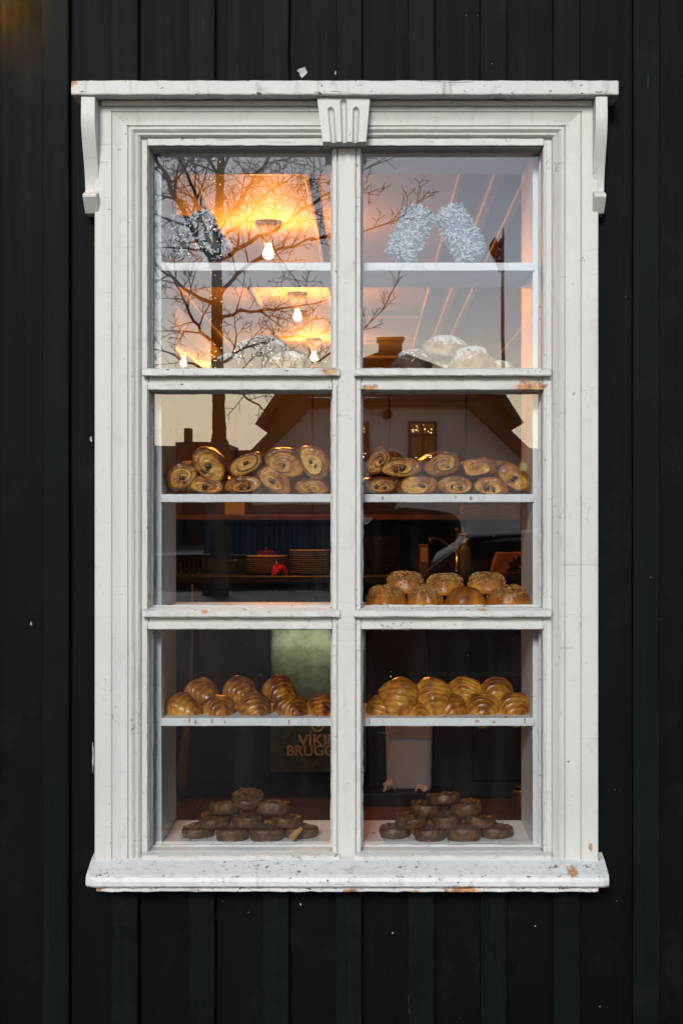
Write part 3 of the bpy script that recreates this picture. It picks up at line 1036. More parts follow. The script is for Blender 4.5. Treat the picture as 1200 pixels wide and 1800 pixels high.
CRO = [  # px, py, half width px, yaw, pitch, depth, label
    (318, 1243, 33, 56, 4, 0.103, 'croissant at the left end of the shelf with its tip over the edge'),
    (385, 1244, 30, 30, 8, 0.103, 'front croissant second from the left end of the shelf'),
    (446, 1241, 31, 12, 14, 0.103, 'front croissant third from the left end of the shelf'),
    (513, 1242, 30, 36, 10, 0.103, 'front croissant with a curled tip before the green fridge'),
    (566, 1243, 30, 8, 10, 0.103, 'croissant cut off by the left edge of the mullion, with a stray stalk'),
    (353, 1214, 33, 42, 2, 0.165, 'darker croissant on top at the left end of the pile'),
    (421, 1212, 33, 32, 4, 0.165, 'top croissant with a pale torn patch in the left pane'),
    (490, 1209, 31, 28, 12, 0.165, 'top croissant with dark spiral rings before the green fridge'),
    (672, 1244, 29, -16, 16, 0.113, 'front croissant beside the mullion in the right pane'),
    (702, 1219, 38, -10, 50, 0.093, 'large fan-shaped croissant tipped forward over its neighbours'),
    (737, 1246, 25, 4, 14, 0.100, 'small croissant squeezed under two larger ones'),
    (760, 1217, 36, 10, 44, 0.103, 'broad upright croissant second from the mullion on top'),
    (792, 1244, 33, 28, 14, 0.113, 'front croissant under the gap between the upper croissants'),
    (848, 1244, 36, -4, 16, 0.113, 'front croissant second from the right end of the shelf'),
    (903, 1242, 33, 10, 18, 0.113, 'front croissant at the right end of the shelf'),
    (817, 1212, 33, -6, 16, 0.155, 'top croissant second from the right side panel'),
    (871, 1213, 33, 8, 14, 0.155, 'top croissant nearest the right side panel'),
]
for i, (px, py, hw, yaw, pit, dep, lab) in enumerate(CRO):
    k2 = S * (DIST + dep) / DIST
    Rm = hw * k2 * 0.72
    v, f, tn = croissant_mesh(Rm, 0.108, 31 + i, random.Random(i).uniform(-0.3, 0.3), (0.16 if i < 8 else -0.02) + random.Random(i + 3).uniform(-0.10, 0.12) + (0.1 if i in (5, 6, 7) else 0))
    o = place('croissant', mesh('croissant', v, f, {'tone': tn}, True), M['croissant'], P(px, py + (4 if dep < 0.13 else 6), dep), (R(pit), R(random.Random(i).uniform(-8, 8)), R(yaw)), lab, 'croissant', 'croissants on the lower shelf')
st = MB().tube([P(566, 1234, 0.02 + 0.03), P(573, 1243, 0.045), P(583, 1252, 0.05)], [0.0016, 0.002, 0.0012], 6).build('stray_stalk', M['choc'])
tag(st, 'thin dark stalk lying across the croissant by the mullion', 'stalk')


def bun_mesh(rx, rz, seed, sq=2.6):
    r = random.Random(seed)
    n = 48
    th = np.linspace(0, 2 * np.pi, n, endpoint=False)
    ex = sq
    den = (np.abs(np.cos(th)) ** ex + np.abs(np.sin(th)) ** ex) ** (1 / ex)
    CX, CY = np.cos(th) / den, np.sin(th) / den
    pr = [(0.55, 0), (0.90, 0.01), (1.0, 0.10), (1.0, 0.22), (0.965, 0.36), (0.90, 0.52), (0.84, 0.66), (0.78, 0.78), (0.69, 0.88), (0.55, 0.955), (0.36, 0.99), (0.15, 1.0), (0.03, 1.0)]
    rings, tone = [], []
    for (q, h) in pr:
        w = np.array([nz(c * 1.3, s_ * 1.3, h, 1.6, seed) for c, s_ in zip(CX, CY)])
        g = q * (1 + 0.10 * w)
        rings.append(np.stack([CX * rx * g, CY * rx * g, (h + 0.04 * w * h) * rz * 2], 1))
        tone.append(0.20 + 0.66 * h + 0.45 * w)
    v, f = loft(rings)
    return v, f, np.concatenate(tone)


BUNS = [(711, 1024, 34, 19, 0.115, 'cheese-topped bun on top nearest the mullion', 1), (781, 1027, 33, 18, 0.115, 'split top bun with a pale ridge, middle of the upper three', 1),
        (855, 1026, 36, 19, 0.115, 'crusty upper bun nearest the right side panel', 1), (679, 1056, 34, 19, 0.085, 'seeded lower bun nearest the mullion', 1),
        (746, 1060, 31, 19, 0.085, 'lower bun with dark baked cheese, second from the mullion', 1), (817, 1059, 34, 18, 0.085, 'smooth orange lower bun second from the right', 0),
        (892, 1058, 38, 19, 0.085, 'broad lower bun at the right end of its row', 1)]
for i, (px, py, hw, hh, dep, lab, topd) in enumerate(BUNS):
    k2 = S * (DIST + dep) / DIST
    c = P(px, py, dep)
    if i > 2: c.z = SH['d'] + hh * k2
    v, f, tn = bun_mesh(hw * k2, hh * k2, 71 + i)
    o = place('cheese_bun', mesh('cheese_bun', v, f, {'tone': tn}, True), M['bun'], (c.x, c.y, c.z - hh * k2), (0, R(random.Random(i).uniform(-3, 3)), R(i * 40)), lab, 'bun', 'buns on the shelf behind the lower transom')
    if topd:
        r = random.Random(i + 5)
        vv, ff, tt = [], [], []
        for k in range(420):
            a = r.uniform(0, 6.283)
            h = 1 - abs(r.gauss(0, 0.24))
            if h < 0.30: continue
            q = np.interp(h, [0.22, 0.36, 0.52, 0.66, 0.78, 0.88, 0.955, 1.0], [1.0, 0.965, 0.90, 0.84, 0.78, 0.69, 0.55, 0.36]) if h < 0.99 else r.uniform(0, 0.4)
            cs, sn = math.cos(a), math.sin(a)
            den = (abs(cs) ** 2.6 + abs(sn) ** 2.6) ** (1 / 2.6)
            w = nz(cs / den * 1.3, sn / den * 1.3, h, 1.6, 71 + i)
            c = Vector((cs / den * hw * k2 * q * (1 + 0.10 * w), sn / den * hw * k2 * q * (1 + 0.10 * w), (h + 0.04 * w * h) * hh * k2 * 2))
            nrm = Vector((cs * q * 0.8, sn * q * 0.8, 0.3 + h)).normalized()
            d1 = Vector((r.gauss(0, 1), r.gauss(0, 1), r.gauss(0, 0.5))).cross(nrm).normalized()
            d2 = nrm.cross(d1)
            l_, w_, u_ = r.uniform(0.0015, 0.0045), r.uniform(0.0009, 0.0019), r.uniform(0.0006, 0.0022)
            b = len(vv)
            for (e1, e2, e3) in ((-1, -1, -1), (-1, 1, -1), (1, 1, -1), (1, -1, -1), (-0.8, -0.6, 1), (-0.7, 0.7, 1), (0.8, 0.6, 0.8), (0.7, -0.7, 1)):
                vv.append(c + d1 * l_ * e1 + d2 * w_ * e2 + nrm * u_ * e3)
                tt.append(r.uniform(0.0, 0.9))
            ff += [tuple(b + z_ for z_ in q_) for q_ in ((0, 1, 2, 3), (7, 6, 5, 4), (0, 4, 5, 1), (1, 5, 6, 2), (2, 6, 7, 3), (3, 7, 4, 0))]
        to = obj('cheese_topping', mesh('cheese_topping', vv, ff, {'tone': tt}), M['topping'], o, world=False)
        tag(to, kind='stuff')


def roll_mesh(rx, h, seed, hollow):
    r = random.Random(seed)
    n = 48
    th = np.linspace(0, 2 * np.pi, n, endpoint=False)
    rings, tone = [], []
    wob = 1 + 0.05 * np.sin(2 * th + r.uniform(0, 6)) + 0.03 * np.sin(3 * th + r.uniform(0, 6))
    for k in range(5):
        t = k / 4
        q = (0.95, 1.0, 1.02, 1.01, 0.985)[k]
        cr = np.array([nz(math.cos(a) * 2, math.sin(a) * 2, t * 1.2, 2.2, seed) for a in th])
        rings.append(np.stack([rx * q * wob * np.cos(th) * (1 + 0.09 * cr), rx * q * wob * np.sin(th) * (1 + 0.09 * cr), np.full(n, h * t * 0.93)], 1))
        tone.append(0.35 + 0.6 * cr)
    turns = r.uniform(2.0, 2.8)
    ph = r.uniform(0, 1)
    for k in range(15):
        q = 0.93 * (1 - k / 14) + 0.02
        sp = (q * turns + th / (2 * np.pi) + ph) % 1
        saw = np.where(sp < 0.8, sp / 0.8, (1 - sp) / 0.2)
        w = np.array([nz(q * math.cos(a), q * math.sin(a), 0, 4, seed) for a in th])
        z = h * (0.97 + 0.05 * (1 - q)) - hollow * h * max(0, 1 - q / 0.62) + 0.0040 * (saw - 0.6) + 0.0038 * w
        rings.append(np.stack([rx * q * wob * np.cos(th), rx * q * wob * np.sin(th), z], 1))
        tone.append(0.30 + 0.55 * (1 - saw) + 0.4 * w)
    v, f = loft(rings)
    return v, f, np.concatenate(tone)


ROLLS_L = [(348, 1459, 27, 1, 0), (409, 1466, 28, 1, 0), (469, 1467, 28, 1, 0), (528, 1460, 29, 1, 0), (378, 1446, 26, 2, 6), (437, 1447, 27, 2, -4), (503, 1446, 28, 2, 5),
           (396, 1428, 27, 3, 8), (478, 1430, 29, 3, -6), (436, 1409, 29, 4, 12)]
ROLLS_R = [(693, 1460, 28, 1, 0), (755, 1467, 27, 1, 0), (814, 1467, 28, 1, 0), (872, 1460, 28, 1, 0), (724, 1444, 27, 2, 4), (786, 1448, 27, 2, -3), (843, 1446, 27, 2, 6),
           (747, 1427, 27, 3, -6), (820, 1428, 28, 3, 6), (780, 1410, 29, 4, -8)]
WHERE = ['bottom row, left end', 'bottom row, second from left', 'bottom row, second from right', 'bottom row, right end',
         'second row, left', 'second row, middle', 'second row, right', 'third row, left', 'third row, right', 'topmost']
for side, rolls in (('left', ROLLS_L), ('right', ROLLS_R)):
    for i, (px, py, hw, row, tilt) in enumerate(rolls):
        dep = {1: 0.075, 2: 0.105, 3: 0.12, 4: 0.125}[row] + (0.03 if row == 1 and i in (0, 3) else 0)
        k2 = S * (DIST + dep) / DIST
        hgt = 0.0235 + 0.003 * ((i * 7) % 3 - 1)
        z = CZB + (row - 1) * 0.0212 + 0.0005
        x = P(px, 0, dep).x
        sd = 91 + i + (20 if side == 'right' else 0)
        v, f, tn = roll_mesh(hw * k2, hgt, sd, random.Random(sd).choice((0.0, 0.0, 0.18)))
        yr = 0 if row == 1 else tilt
        place('dark_roll', mesh('dark_roll', v, f, {'tone': tn}, True), M['dark_roll'], (x, dep, z), (R(4 if row > 1 else 0), R(yr), R(i * 70)),
              'dark swirl roll, ' + WHERE[i] + ' of pile in ' + side + ' bottom pane', 'roll', 'dark rolls piled in the ' + side + ' bottom pane')
m = MB().tube([P(513, 1473, 0.035), P(520, 1465, 0.045), P(530, 1456, 0.055)], [0.0075, 0.0065, 0.004], 9)
tag(m.build('pastry_stick', pastry_mat('pale_dough', [(0, (0.62, 0.36, 0.10)), (1, (0.45, 0.22, 0.05))]), attrs={'tone': [0.4] * len(m.v)}), 'pale orange pastry stick leaning on the dark rolls', 'pastry')


cv, cf = [], []
r = random.Random(404)
for k in range(170):
    which = r.choice('eefffc')
    dep = r.uniform(0.034, 0.20)
    if which == 'f': dep = r.uniform(0.012, 0.20)
    x, z = r.uniform(CI_L + 0.01, CI_R - 0.01), SH[which]
    q = abs(r.gauss(0, 0.0013)) + 0.0006
    b = len(cv)
    for (a_, b_, c_) in ((-1, -1, 0), (1, -0.8, 0), (0.9, 1, 0), (-0.8, 0.9, 0), (r.uniform(-.5, .5), r.uniform(-.5, .5), r.uniform(0.5, 1.3))):
        cv.append((x + a_ * q * r.uniform(0.6, 1.5), dep + b_ * q, z + 0.0003 + c_ * q))
    cf += [(b, b + 1, b + 4), (b + 1, b + 2, b + 4), (b + 2, b + 3, b + 4), (b + 3, b, b + 4), (b + 3, b + 2, b + 1, b)]
cr_o = MB().add(cv, cf).build('crumbs', plain('brown_crumb', (0.20, 0.09, 0.03), 0.7, var=0.5, scale=300))
tag(cr_o, 'brown pastry crumbs strewn over the shelves of the case', 'crumbs', kind='stuff')


def mound_mesh(rx, ry, rz, seed):
    r = random.Random(seed)
    n = 40
    th = np.linspace(0, 2 * np.pi, n, endpoint=False)
    rings, tone = [], []
    for k in range(15):
        t = k / 14
        ang = -0.5 * math.pi + math.pi * t
        q, h = max(0.02, math.cos(ang) ** 0.75), math.sin(ang)
        w = np.array([nz(q * math.cos(a), q * math.sin(a), h, 1.7, seed) for a in th])
        crease = 0.05 * np.cos(2 * th + 5 * h + seed)
        g = q * (1 + 0.26 * w + crease)
        rings.append(np.stack([rx * g * np.cos(th), ry * g * np.sin(th), rz * (max(h, -0.55) * (1 + 0.1 * w) + 0.55)], 1))
        tone.append(0.15 + 0.5 * h + 0.3 * w)
    v, f = loft(rings)
    return v, f, np.concatenate(tone)


POW = [(725, 632, 36, 17, 0.06, 14, 'sugar-dusted bread with a dark crust, leftmost on the right of the mullion'), (783, 609, 40, 20, 0.13, -10, 'pale sugar-dusted bread on top of the others in the right pane'),
       (831, 628, 37, 20, 0.075, 8, 'sugar-dusted bread right of the pile, behind the reflected flagpole'), (878, 643, 22, 10, 0.09, 0, 'low sugar-dusted bread at the right end of the pile'),
       (776, 644, 26, 14, 0.15, 0, 'sugar-dusted bread hidden low in the middle of the pile'),
       (462, 620, 58, 30, 0.10, 4, 'broad domed bread coloured dark as if against the light in the upper left pane'), (402, 637, 33, 15, 0.07, -6, 'small frosted bread left of the domed one in the upper left pane'),
       (505, 634, 34, 16, 0.06, -8, 'pale-rimmed bread right of the domed one in the upper left pane')]
for i, (px, py, hw, hh, dep, rot, lab) in enumerate(POW):
    k2 = S * (DIST + dep) / DIST
    v, f, tn = mound_mesh(hw * k2, min(hw * k2, 0.045), hh * k2 * 1.25, 131 + i)
    c = P(px, py, dep)
    z = c.z - hh * k2 if i in (1, ) else SH['b'] + 0.0005
    if i not in (1,):
        top = c.z + hh * k2
        sc = (top - z) / (hh * k2 * 1.25 * 1.55)
        v = [(a, b, d * sc) for a, b, d in v]
    place('sugared_bread', mesh('sugared_bread', v, f, {'tone': tn}, True), M['powder_dark_or_backlit'] if i in (0, 5, 6) else M['powder'], (c.x, dep, z), (0, R(-rot * 0.5), R(i * 9)), lab, 'bread', 'sugar-dusted breads behind the upper transom')


def log_thing(p0, p1, rad, seed, label, count=850, crust=None):
    """flake-coated cake log leaning on the top shelf"""
    p0, p1 = Vector(p0), Vector(p1)
    ax = (p1 - p0)
    L = ax.length
    n = 30
    th = np.linspace(0, 2 * np.pi, n, endpoint=False)
    rings = []
    for k in range(25):
        t = k / 24
        q = math.sqrt(max(0.02, 1 - (max(0, 1 - min(t, 1 - t) / 0.15)) ** 2.2))
        w = np.array([nz(math.cos(a), math.sin(a), t * 3, 1.5, seed) for a in th])
        rings.append(np.stack([rad * q * np.cos(th) * (1 + 0.06 * w), rad * q * np.sin(th) * (1 + 0.06 * w) * 0.9, np.full(n, L * t)], 1))
    v, f = loft(rings)
    rot = Vector((0, 0, 1)).rotation_difference(ax.normalized()).to_euler()
    o = place('flaked_log', mesh('flaked_log', v, f, None, True), crust or M['log_crust'], p0, rot, label, 'cake', 'flake-coated logs on the top shelf')
    r = random.Random(seed)
    vv, ff = [], []
    for k in range(count):
        a, t = r.uniform(0, 6.283), r.uniform(0.0, 1.0)
        q = math.sqrt(max(0.02, 1 - (max(0, 1 - min(t, 1 - t) / 0.15)) ** 2.2))
        c = Vector((rad * q * math.cos(a), rad * q * math.sin(a) * 0.9, L * t))
        nrm = Vector((math.cos(a), math.sin(a), 0))
        d1 = Vector((r.gauss(0, 1), r.gauss(0, 1), r.gauss(0, 1))).normalized()
        d2 = d1.cross(nrm)
        if d2.length < 0.1: continue
        d2.normalize()
        l_, w_ = r.uniform(0.003, 0.0075), r.uniform(0.0009, 0.0021)
        c = c + nrm * r.uniform(0.0, 0.004)
        b = len(vv)
        vv += [c - d1 * l_ - d2 * w_, c - d1 * l_ + d2 * w_, c + d1 * l_ + d2 * w_ + nrm * 0.001, c + d1 * l_ - d2 * w_, c + nrm * 0.0012]
        ff += [(b, b + 1, b + 4), (b + 1, b + 2, b + 4), (b + 2, b + 3, b + 4), (b + 3, b, b + 4), (b, b + 3, b + 2, b + 1)]
    fo = obj('sugar_flakes', mesh('sugar_flakes', vv, ff), M['flake'], o, world=False)
    tag(fo, kind='stuff')
    return o


log_thing(P(699, 457, 0.10), P(742, 366, 0.12), 0.0305, 5, 'leaning log coated in pale flakes, left of the pair in the right pane')
log_thing(P(834, 457, 0.10), P(783, 366, 0.12), 0.0315, 6, 'leaning log coated in pale flakes, right of the pair in the right pane')
log_thing(P(309, 454, 0.13), P(322, 378, 0.12), 0.026, 7, 'sparsely flaked log, painted backlit-dark, at the far left of the top shelf', 160, M['backlit_crust'])
log_thing(P(388, 454, 0.10), P(343, 376, 0.12), 0.027, 8, 'log painted backlit-dark with glittering flakes leaning beside the lamp glow', 320, M['backlit_crust'])

# ------------------------------------------------------------------ lamps in the shop
WARM = (1.0, 0.315, 0.035)
M['bulb'] = emit('glowing_bulb', (1.0, 0.58, 0.22), 30)
M['brass'] = plain('grey_lamp_glaze', (0.30, 0.28, 0.26), 0.3, 0.0, var=0.2)
BULB_W = 11
def ceiling_lamp(x, y, label, power=1.0):
    t = empty('ceiling_lamp', (x, y, CEIL - 0.003))
    tag(t, label, 'lamp', 'bare bulb lamps on the shop ceiling')
    m = MB().lathe([(0.052, CEIL - 0.002), (0.054, CEIL - 0.010), (0.050, CEIL - 0.022), (0.034, CEIL - 0.045), (0.022, CEIL - 0.066), (0.018, CEIL - 0.088), (0.014, CEIL - 0.090)], 28, (x, y, 0))
    m.build('lamp_holder', M['brass'], t, smooth=True)
    m = MB().lathe([(0.010, CEIL - 0.0905), (0.011, CEIL - 0.100), (0.017, CEIL - 0.114), (0.0215, CEIL - 0.126), (0.0215, CEIL - 0.134), (0.017, CEIL - 0.144), (0.008, CEIL - 0.150), (0.002, CEIL - 0.151)], 20, (x, y, 0))
    m.build('bulb', M['bulb'], t, smooth=True)
    l = D.lights.new('bulb_light', 'POINT')
    l.energy = BULB_W * power
    l.color = WARM
    l.shadow_soft_size = 0.03
    lo = D.objects.new('bulb_light', l)
    COL.objects.link(lo)
    lo.location = (x, y, CEIL - 0.205)
    lo.parent = t
    lo.matrix_parent_inverse = root_matrix(t).inverted()
lamp_rows = [(-0.41, 3.0, 'nearest glowing bulb, just above the top shelf'), (-0.39, 5.0, 'second glowing bulb, below the top shelf'), (-0.385, 7.2, 'farthest small glowing bulb near the mullion'),
             (-1.33, 7.6, 'glowing bulb low at the left edge of the upper left pane')]
for x, y, lab in lamp_rows:
    ceiling_lamp(x, y, lab, 1.7 if x < -1 else 1.0)

# ------------------------------------------------------------------ back counter and what stands on it
YC = 4.25
kc = S * (DIST + YC) / DIST
CT = P(0, 1012, YC).z
counter = empty('back_counter', (0, YC + 0.2, FLOOR + 0.012))
tag(counter, 'dark kitchen counter along the back of the shop', 'counter')
M['worktop'] = plain('dark_worktop', (0.022, 0.019, 0.018), 0.35, var=0.3)
M['cupboard'] = plain('black_cupboard', (0.010, 0.009, 0.009), 0.45, var=0.3)
MB().box(-1.5, 1.7, YC - 0.02, 4.93, CT - 0.035, CT).build('worktop', M['worktop'], counter, bevel=0.004)
FR0, FR1 = P(475, 0, YC + 0.02).x, P(643, 0, YC + 0.02).x
MB().box(-1.48, FR0 - 0.01, YC + 0.06, 4.92, FLOOR + 0.013, CT - 0.036).build('cupboard', M['cupboard'], counter, bevel=0.004)
MB().box(FR1 + 0.01, 1.68, YC + 0.06, 4.92, FLOOR + 0.013, CT - 0.036).build('cupboard', M['cupboard'], counter, bevel=0.004)
for x in (-1.2, -0.85, 0.5, 0.95, 1.35):
    MB().box(x, x + 0.33, YC + 0.045, YC + 0.059, FLOOR + 0.1, CT - 0.07).build('cupboard_door', M['cupboard'], counter, bevel=0.004)
# wall shelf whose front edge catches the lamps
M['oak'] = plain('oiled_oak', (0.17, 0.11, 0.07), 0.5, var=0.25, scale=10)
zs = P(0, 905, YC + 0.35).z
sh = empty('wall_shelf', (0, 4.9, zs)); tag(sh, 'long oiled wooden shelf on the dark back wall', 'shelf')
MB().box(-1.4, 1.5, YC + 0.35, 4.934, zs - 0.026, zs).build('shelf_board', M['oak'], sh, bevel=0.003)
for x in (-0.8, 0.0, 0.9):
    MB().prism([(YC + 0.40, zs - 0.027), (4.934, zs - 0.027), (4.934, zs - 0.2), (4.91, zs - 0.2)], 0, x, x + 0.02).build('shelf_bracket', M['black_metal'], sh)
# things on the shelf
def crate(name, px0, px1, py0, y, mat, label, cat, dp=0.18):
    a, b = P(px0, py0, y), P(px1, py0, y)
    m = MB()
    z0 = zs + 0.001
    o = empty(name, ((a.x + b.x) / 2, y, z0)); tag(o, label, cat)
    MB().box(a.x, b.x, y, y + dp, z0, z0 + 0.006).build('bottom', mat, o)
    MB().box(a.x, b.x, y, y + 0.006, z0 + 0.0065, a.z).build('front', mat, o, bevel=0.001)
    MB().box(a.x, b.x, y + dp - 0.006, y + dp, z0 + 0.0065, a.z).build('back', mat, o, bevel=0.001)
    MB().box(a.x, a.x + 0.006, y + 0.0065, y + dp - 0.0065, z0 + 0.0065, a.z).build('side', mat, o, bevel=0.001)
    MB().box(b.x - 0.006, b.x, y + 0.0065, y + dp - 0.0065, z0 + 0.0065, a.z).build('side', mat, o, bevel=0.001)
    return o
M['card'] = plain('brown_card', (0.22, 0.14, 0.08), 0.8, var=0.2)
M['paper_white'] = plain('white_paper', (0.62, 0.58, 0.52), 0.7, var=0.1)
crate('paper_tray', 812, 905, 888, YC + 0.38, M['card'], 'orange-lit cardboard tray on the back shelf at the right', 'tray')
crate('card_box', 395, 425, 883, YC + 0.38, M['paper_white'], 'small pale box on the back shelf behind the tree reflection', 'box')
crate('card_box', 320, 374, 881, YC + 0.4, M['inner_dark'], 'dark box at the left end of the back shelf', 'box')
crate('card_box', 640, 765, 880, YC + 0.4, M['inner_dark'], 'long dark box on the back shelf right of the mullion', 'box')
# plates
ORD = ['first', 'second', 'third', 'fourth', 'fifth', 'sixth', 'seventh', 'eighth', 'ninth', 'tenth', 'eleventh']
def plate_stack(px, py_top, wpx, n, label, group, y):
    k = S * (DIST + y) / DIST
    r0 = wpx * k / 2
    x = P(px, 0, y).x
    r = random.Random(px)
    base = None
    h = (P(0, py_top, y).z - CT) / n
    for i in range(n):
        if base is None:
            m = MB().lathe([(r0 * 0.55, 0), (r0 * 0.6, 0.001), (r0 * 0.98, 0.011), (r0, 0.0125), (r0 * 0.97, 0.013), (r0 * 0.6, 0.004), (r0 * 0.02, 0.0032)], 30)
            o = m.build('plate', M['china'], smooth=True)
            base = o
        else:
            o = base.copy(); COL.objects.link(o)
        o.location = (x + r.uniform(-0.003, 0.003), y, CT + 0.001 + i * h)
        tag(o, ORD[i] + ' plate from the bottom of the ' + label, 'plate', group)
M['china'] = plain('stoneware', (0.58, 0.55, 0.50), 0.25, var=0.08)
plate_stack(468, 978, 74, 8, 'lower left stack on the back counter', 'left stack of plates', YC + 0.16)
plate_stack(545, 968, 74, 11, 'taller stack by the mullion on the back counter', 'right stack of plates', YC + 0.15)
# red pot behind the plates
c = P(466, 0, YC + 0.36)
rp = empty('red_pot', (c.x, YC + 0.42, CT)); tag(rp, 'red enamel pot behind the stacks of plates', 'pot')
M['red'] = plain('red_enamel', (0.30, 0.02, 0.02), 0.3, var=0.1)
zt = P(0, 968, YC + 0.42).z
MB().lathe([(0.045, CT + 0.001), (0.052, CT + 0.01), (0.054, zt - 0.02), (0.05, zt - 0.01), (0.046, zt - 0.012), (0.044, CT + 0.02)], 24, (c.x, YC + 0.42, 0)).build('pot_body', M['red'], rp, smooth=True)
MB().lathe([(0.05, zt - 0.009), (0.03, zt + 0.004), (0.006, zt + 0.007), (0.006, zt + 0.016), (0.002, zt + 0.017)], 24, (c.x, YC + 0.42, 0)).build('pot_lid', M['red'], rp, smooth=True)
# crumpled red cloth
def crumple(name, mat, c, sx, sy, sz, seed, label, cat, n=22):
    v, f = [], []
    for j in range(n + 1):
        for i in range(n + 1):
            u, w = i / n * 2 - 1, j / n * 2 - 1
            h = nz(u, w, 0, 1.6, seed) + 0.6 * abs(nz(u, w, 2, 3.4, seed)) + 0.25 * nz(u, w, 5, 8, seed)
            e = max(0, 1 - max(abs(u), abs(w)) ** 3)
            v.append((c[0] + u * sx * (0.75 + 0.35 * nz(u, w, 9, 2.2, seed)), c[1] + w * sy * (0.75 + 0.35 * nz(u, w, 3, 2.2, seed)), c[2] + max(0.0008, sz * (0.25 + 0.55 * e + h * 0.7))))
    for j in range(n):
        for i in range(n):
            a = j * (n + 1) + i
            f.append((a, a + 1, a + n + 2, a + n + 1))
    o = MB().add(v, f).build(name, mat, smooth=True)
    sm = o.modifiers.new('solid', 'SOLIDIFY'); sm.thickness = 0.0012; sm.offset = 1
    return tag(o, label, cat)
M['red_cloth'] = plain('red_cloth', (0.75, 0.02, 0.10), 0.6, var=0.2)
crumple('red_napkin', M['red_cloth'], (P(490, 0, YC + 0.03).x, YC + 0.03, CT + 0.0005), 0.042, 0.022, 0.042, 3, 'crumpled bright red napkin at the counter edge before the plates', 'napkin')
# tumblers at the left
for i, (px, h) in enumerate(((318, 0.07), (333, 0.085), (349, 0.075))):
    x = P(px, 0, YC + 0.3).x
    zz = zs - 0.17
    o = MB().lathe([(0.015, CT + 0.001), (0.019, CT + h), (0.017, CT + h), (0.0135, CT + 0.006)], 20, (x, YC + 0.3, 0)).build('tumbler', M['clear'], smooth=True)
    tag(o, ('left', 'middle', 'right')[i] + ' one of three clear tumblers at the left end of the back counter', 'glass', 'tumblers on the back counter')
# faucet
fx = P(803, 0, YC + 0.35).x
fa = empty('faucet', (fx, YC + 0.35, CT)); tag(fa, 'chrome arched kitchen tap behind the cheese buns', 'tap')
zt = P(0, 945, YC + 0.35).z
MB().lathe([(0.022, CT + 0.001), (0.022, CT + 0.012), (0.013, CT + 0.018), (0.012, zt + 0.03), (0.014, zt + 0.035), (0.013, zt + 0.05), (0.004, zt + 0.052)], 18, (fx, YC + 0.35, 0)).build('tap_body', M['chrome'], fa, smooth=True)
pts = []
for k in range(13):
    t = k / 12
    pts.append((fx - 0.012 - 0.125 * t, YC + 0.35, CT + 0.10 + 0.075 * math.sin(t * math.pi * 0.62) * 1.0 + 0.0 * t))
MB().tube(pts, 0.0075, 10).build('spout', M['chrome'], fa, smooth=True)
MB().lathe([(0.011, pts[-1][2] - 0.03), (0.012, pts[-1][2] - 0.004), (0.011, pts[-1][2] + 0.012), (0.006, pts[-1][2] + 0.014)], 14, (pts[-1][0], YC + 0.35, 0)).build('nozzle', M['chrome'], fa, smooth=True)
MB().tube([(fx + 0.013, YC + 0.345, zt + 0.01), (fx + 0.03, YC + 0.33, zt + 0.015), (fx + 0.034, YC + 0.325, zt + 0.055)], [0.007, 0.006, 0.004], 8).build('lever', M['chrome'], fa, smooth=True)
# soap bottle
bxx = P(818, 0, YC + 0.22).x
so = empty('soap_bottle', (bxx, YC + 0.25, CT)); tag(so, 'clear pump soap bottle right of the chrome tap', 'bottle')
zt = P(0, 957, YC + 0.25).z
M['soap'] = plain('murky_soap_plastic', (0.16, 0.17, 0.16), 0.25, var=0.1)
MB().lathe([(0.026, CT + 0.001), (0.029, CT + 0.01), (0.029, zt - 0.03), (0.022, zt - 0.012), (0.011, zt - 0.004), (0.011, zt + 0.004)], 20, (bxx, YC + 0.25, 0)).build('bottle', M['soap'], so, smooth=True)
MB().lathe([(0.012, zt + 0.0045), (0.012, zt + 0.018), (0.004, zt + 0.02), (0.004, zt + 0.045), (0.009, zt + 0.046), (0.009, zt + 0.056), (0.003, zt + 0.057)], 14, (bxx, YC + 0.25, 0)).build('pump', M['paper_white'], so, smooth=True)
MB().tube([(bxx, YC + 0.25, zt + 0.051), (bxx - 0.035, YC + 0.25, zt + 0.048)], [0.005, 0.003], 8).build('pump_spout', M['paper_white'], so)
# tag card / narrow carton
x0, x1 = P(737, 0, YC + 0.2).x, P(753, 0, YC + 0.2).x
ca = empty('narrow_carton', ((x0 + x1) / 2, YC + 0.22, CT)); tag(ca, 'narrow pale carton standing left of the chrome tap', 'carton')
ztc = P(0, 957, YC + 0.2).z
MB().box(x0, x1, YC + 0.2, YC + 0.24, CT + 0.001, ztc).build('carton_body', M['card'], ca, bevel=0.002)
MB().box(x0 + 0.006, x1 - 0.006, YC + 0.1985, YC + 0.1998, CT + 0.06, ztc - 0.015).build('carton_label', M['paper_white'], ca)
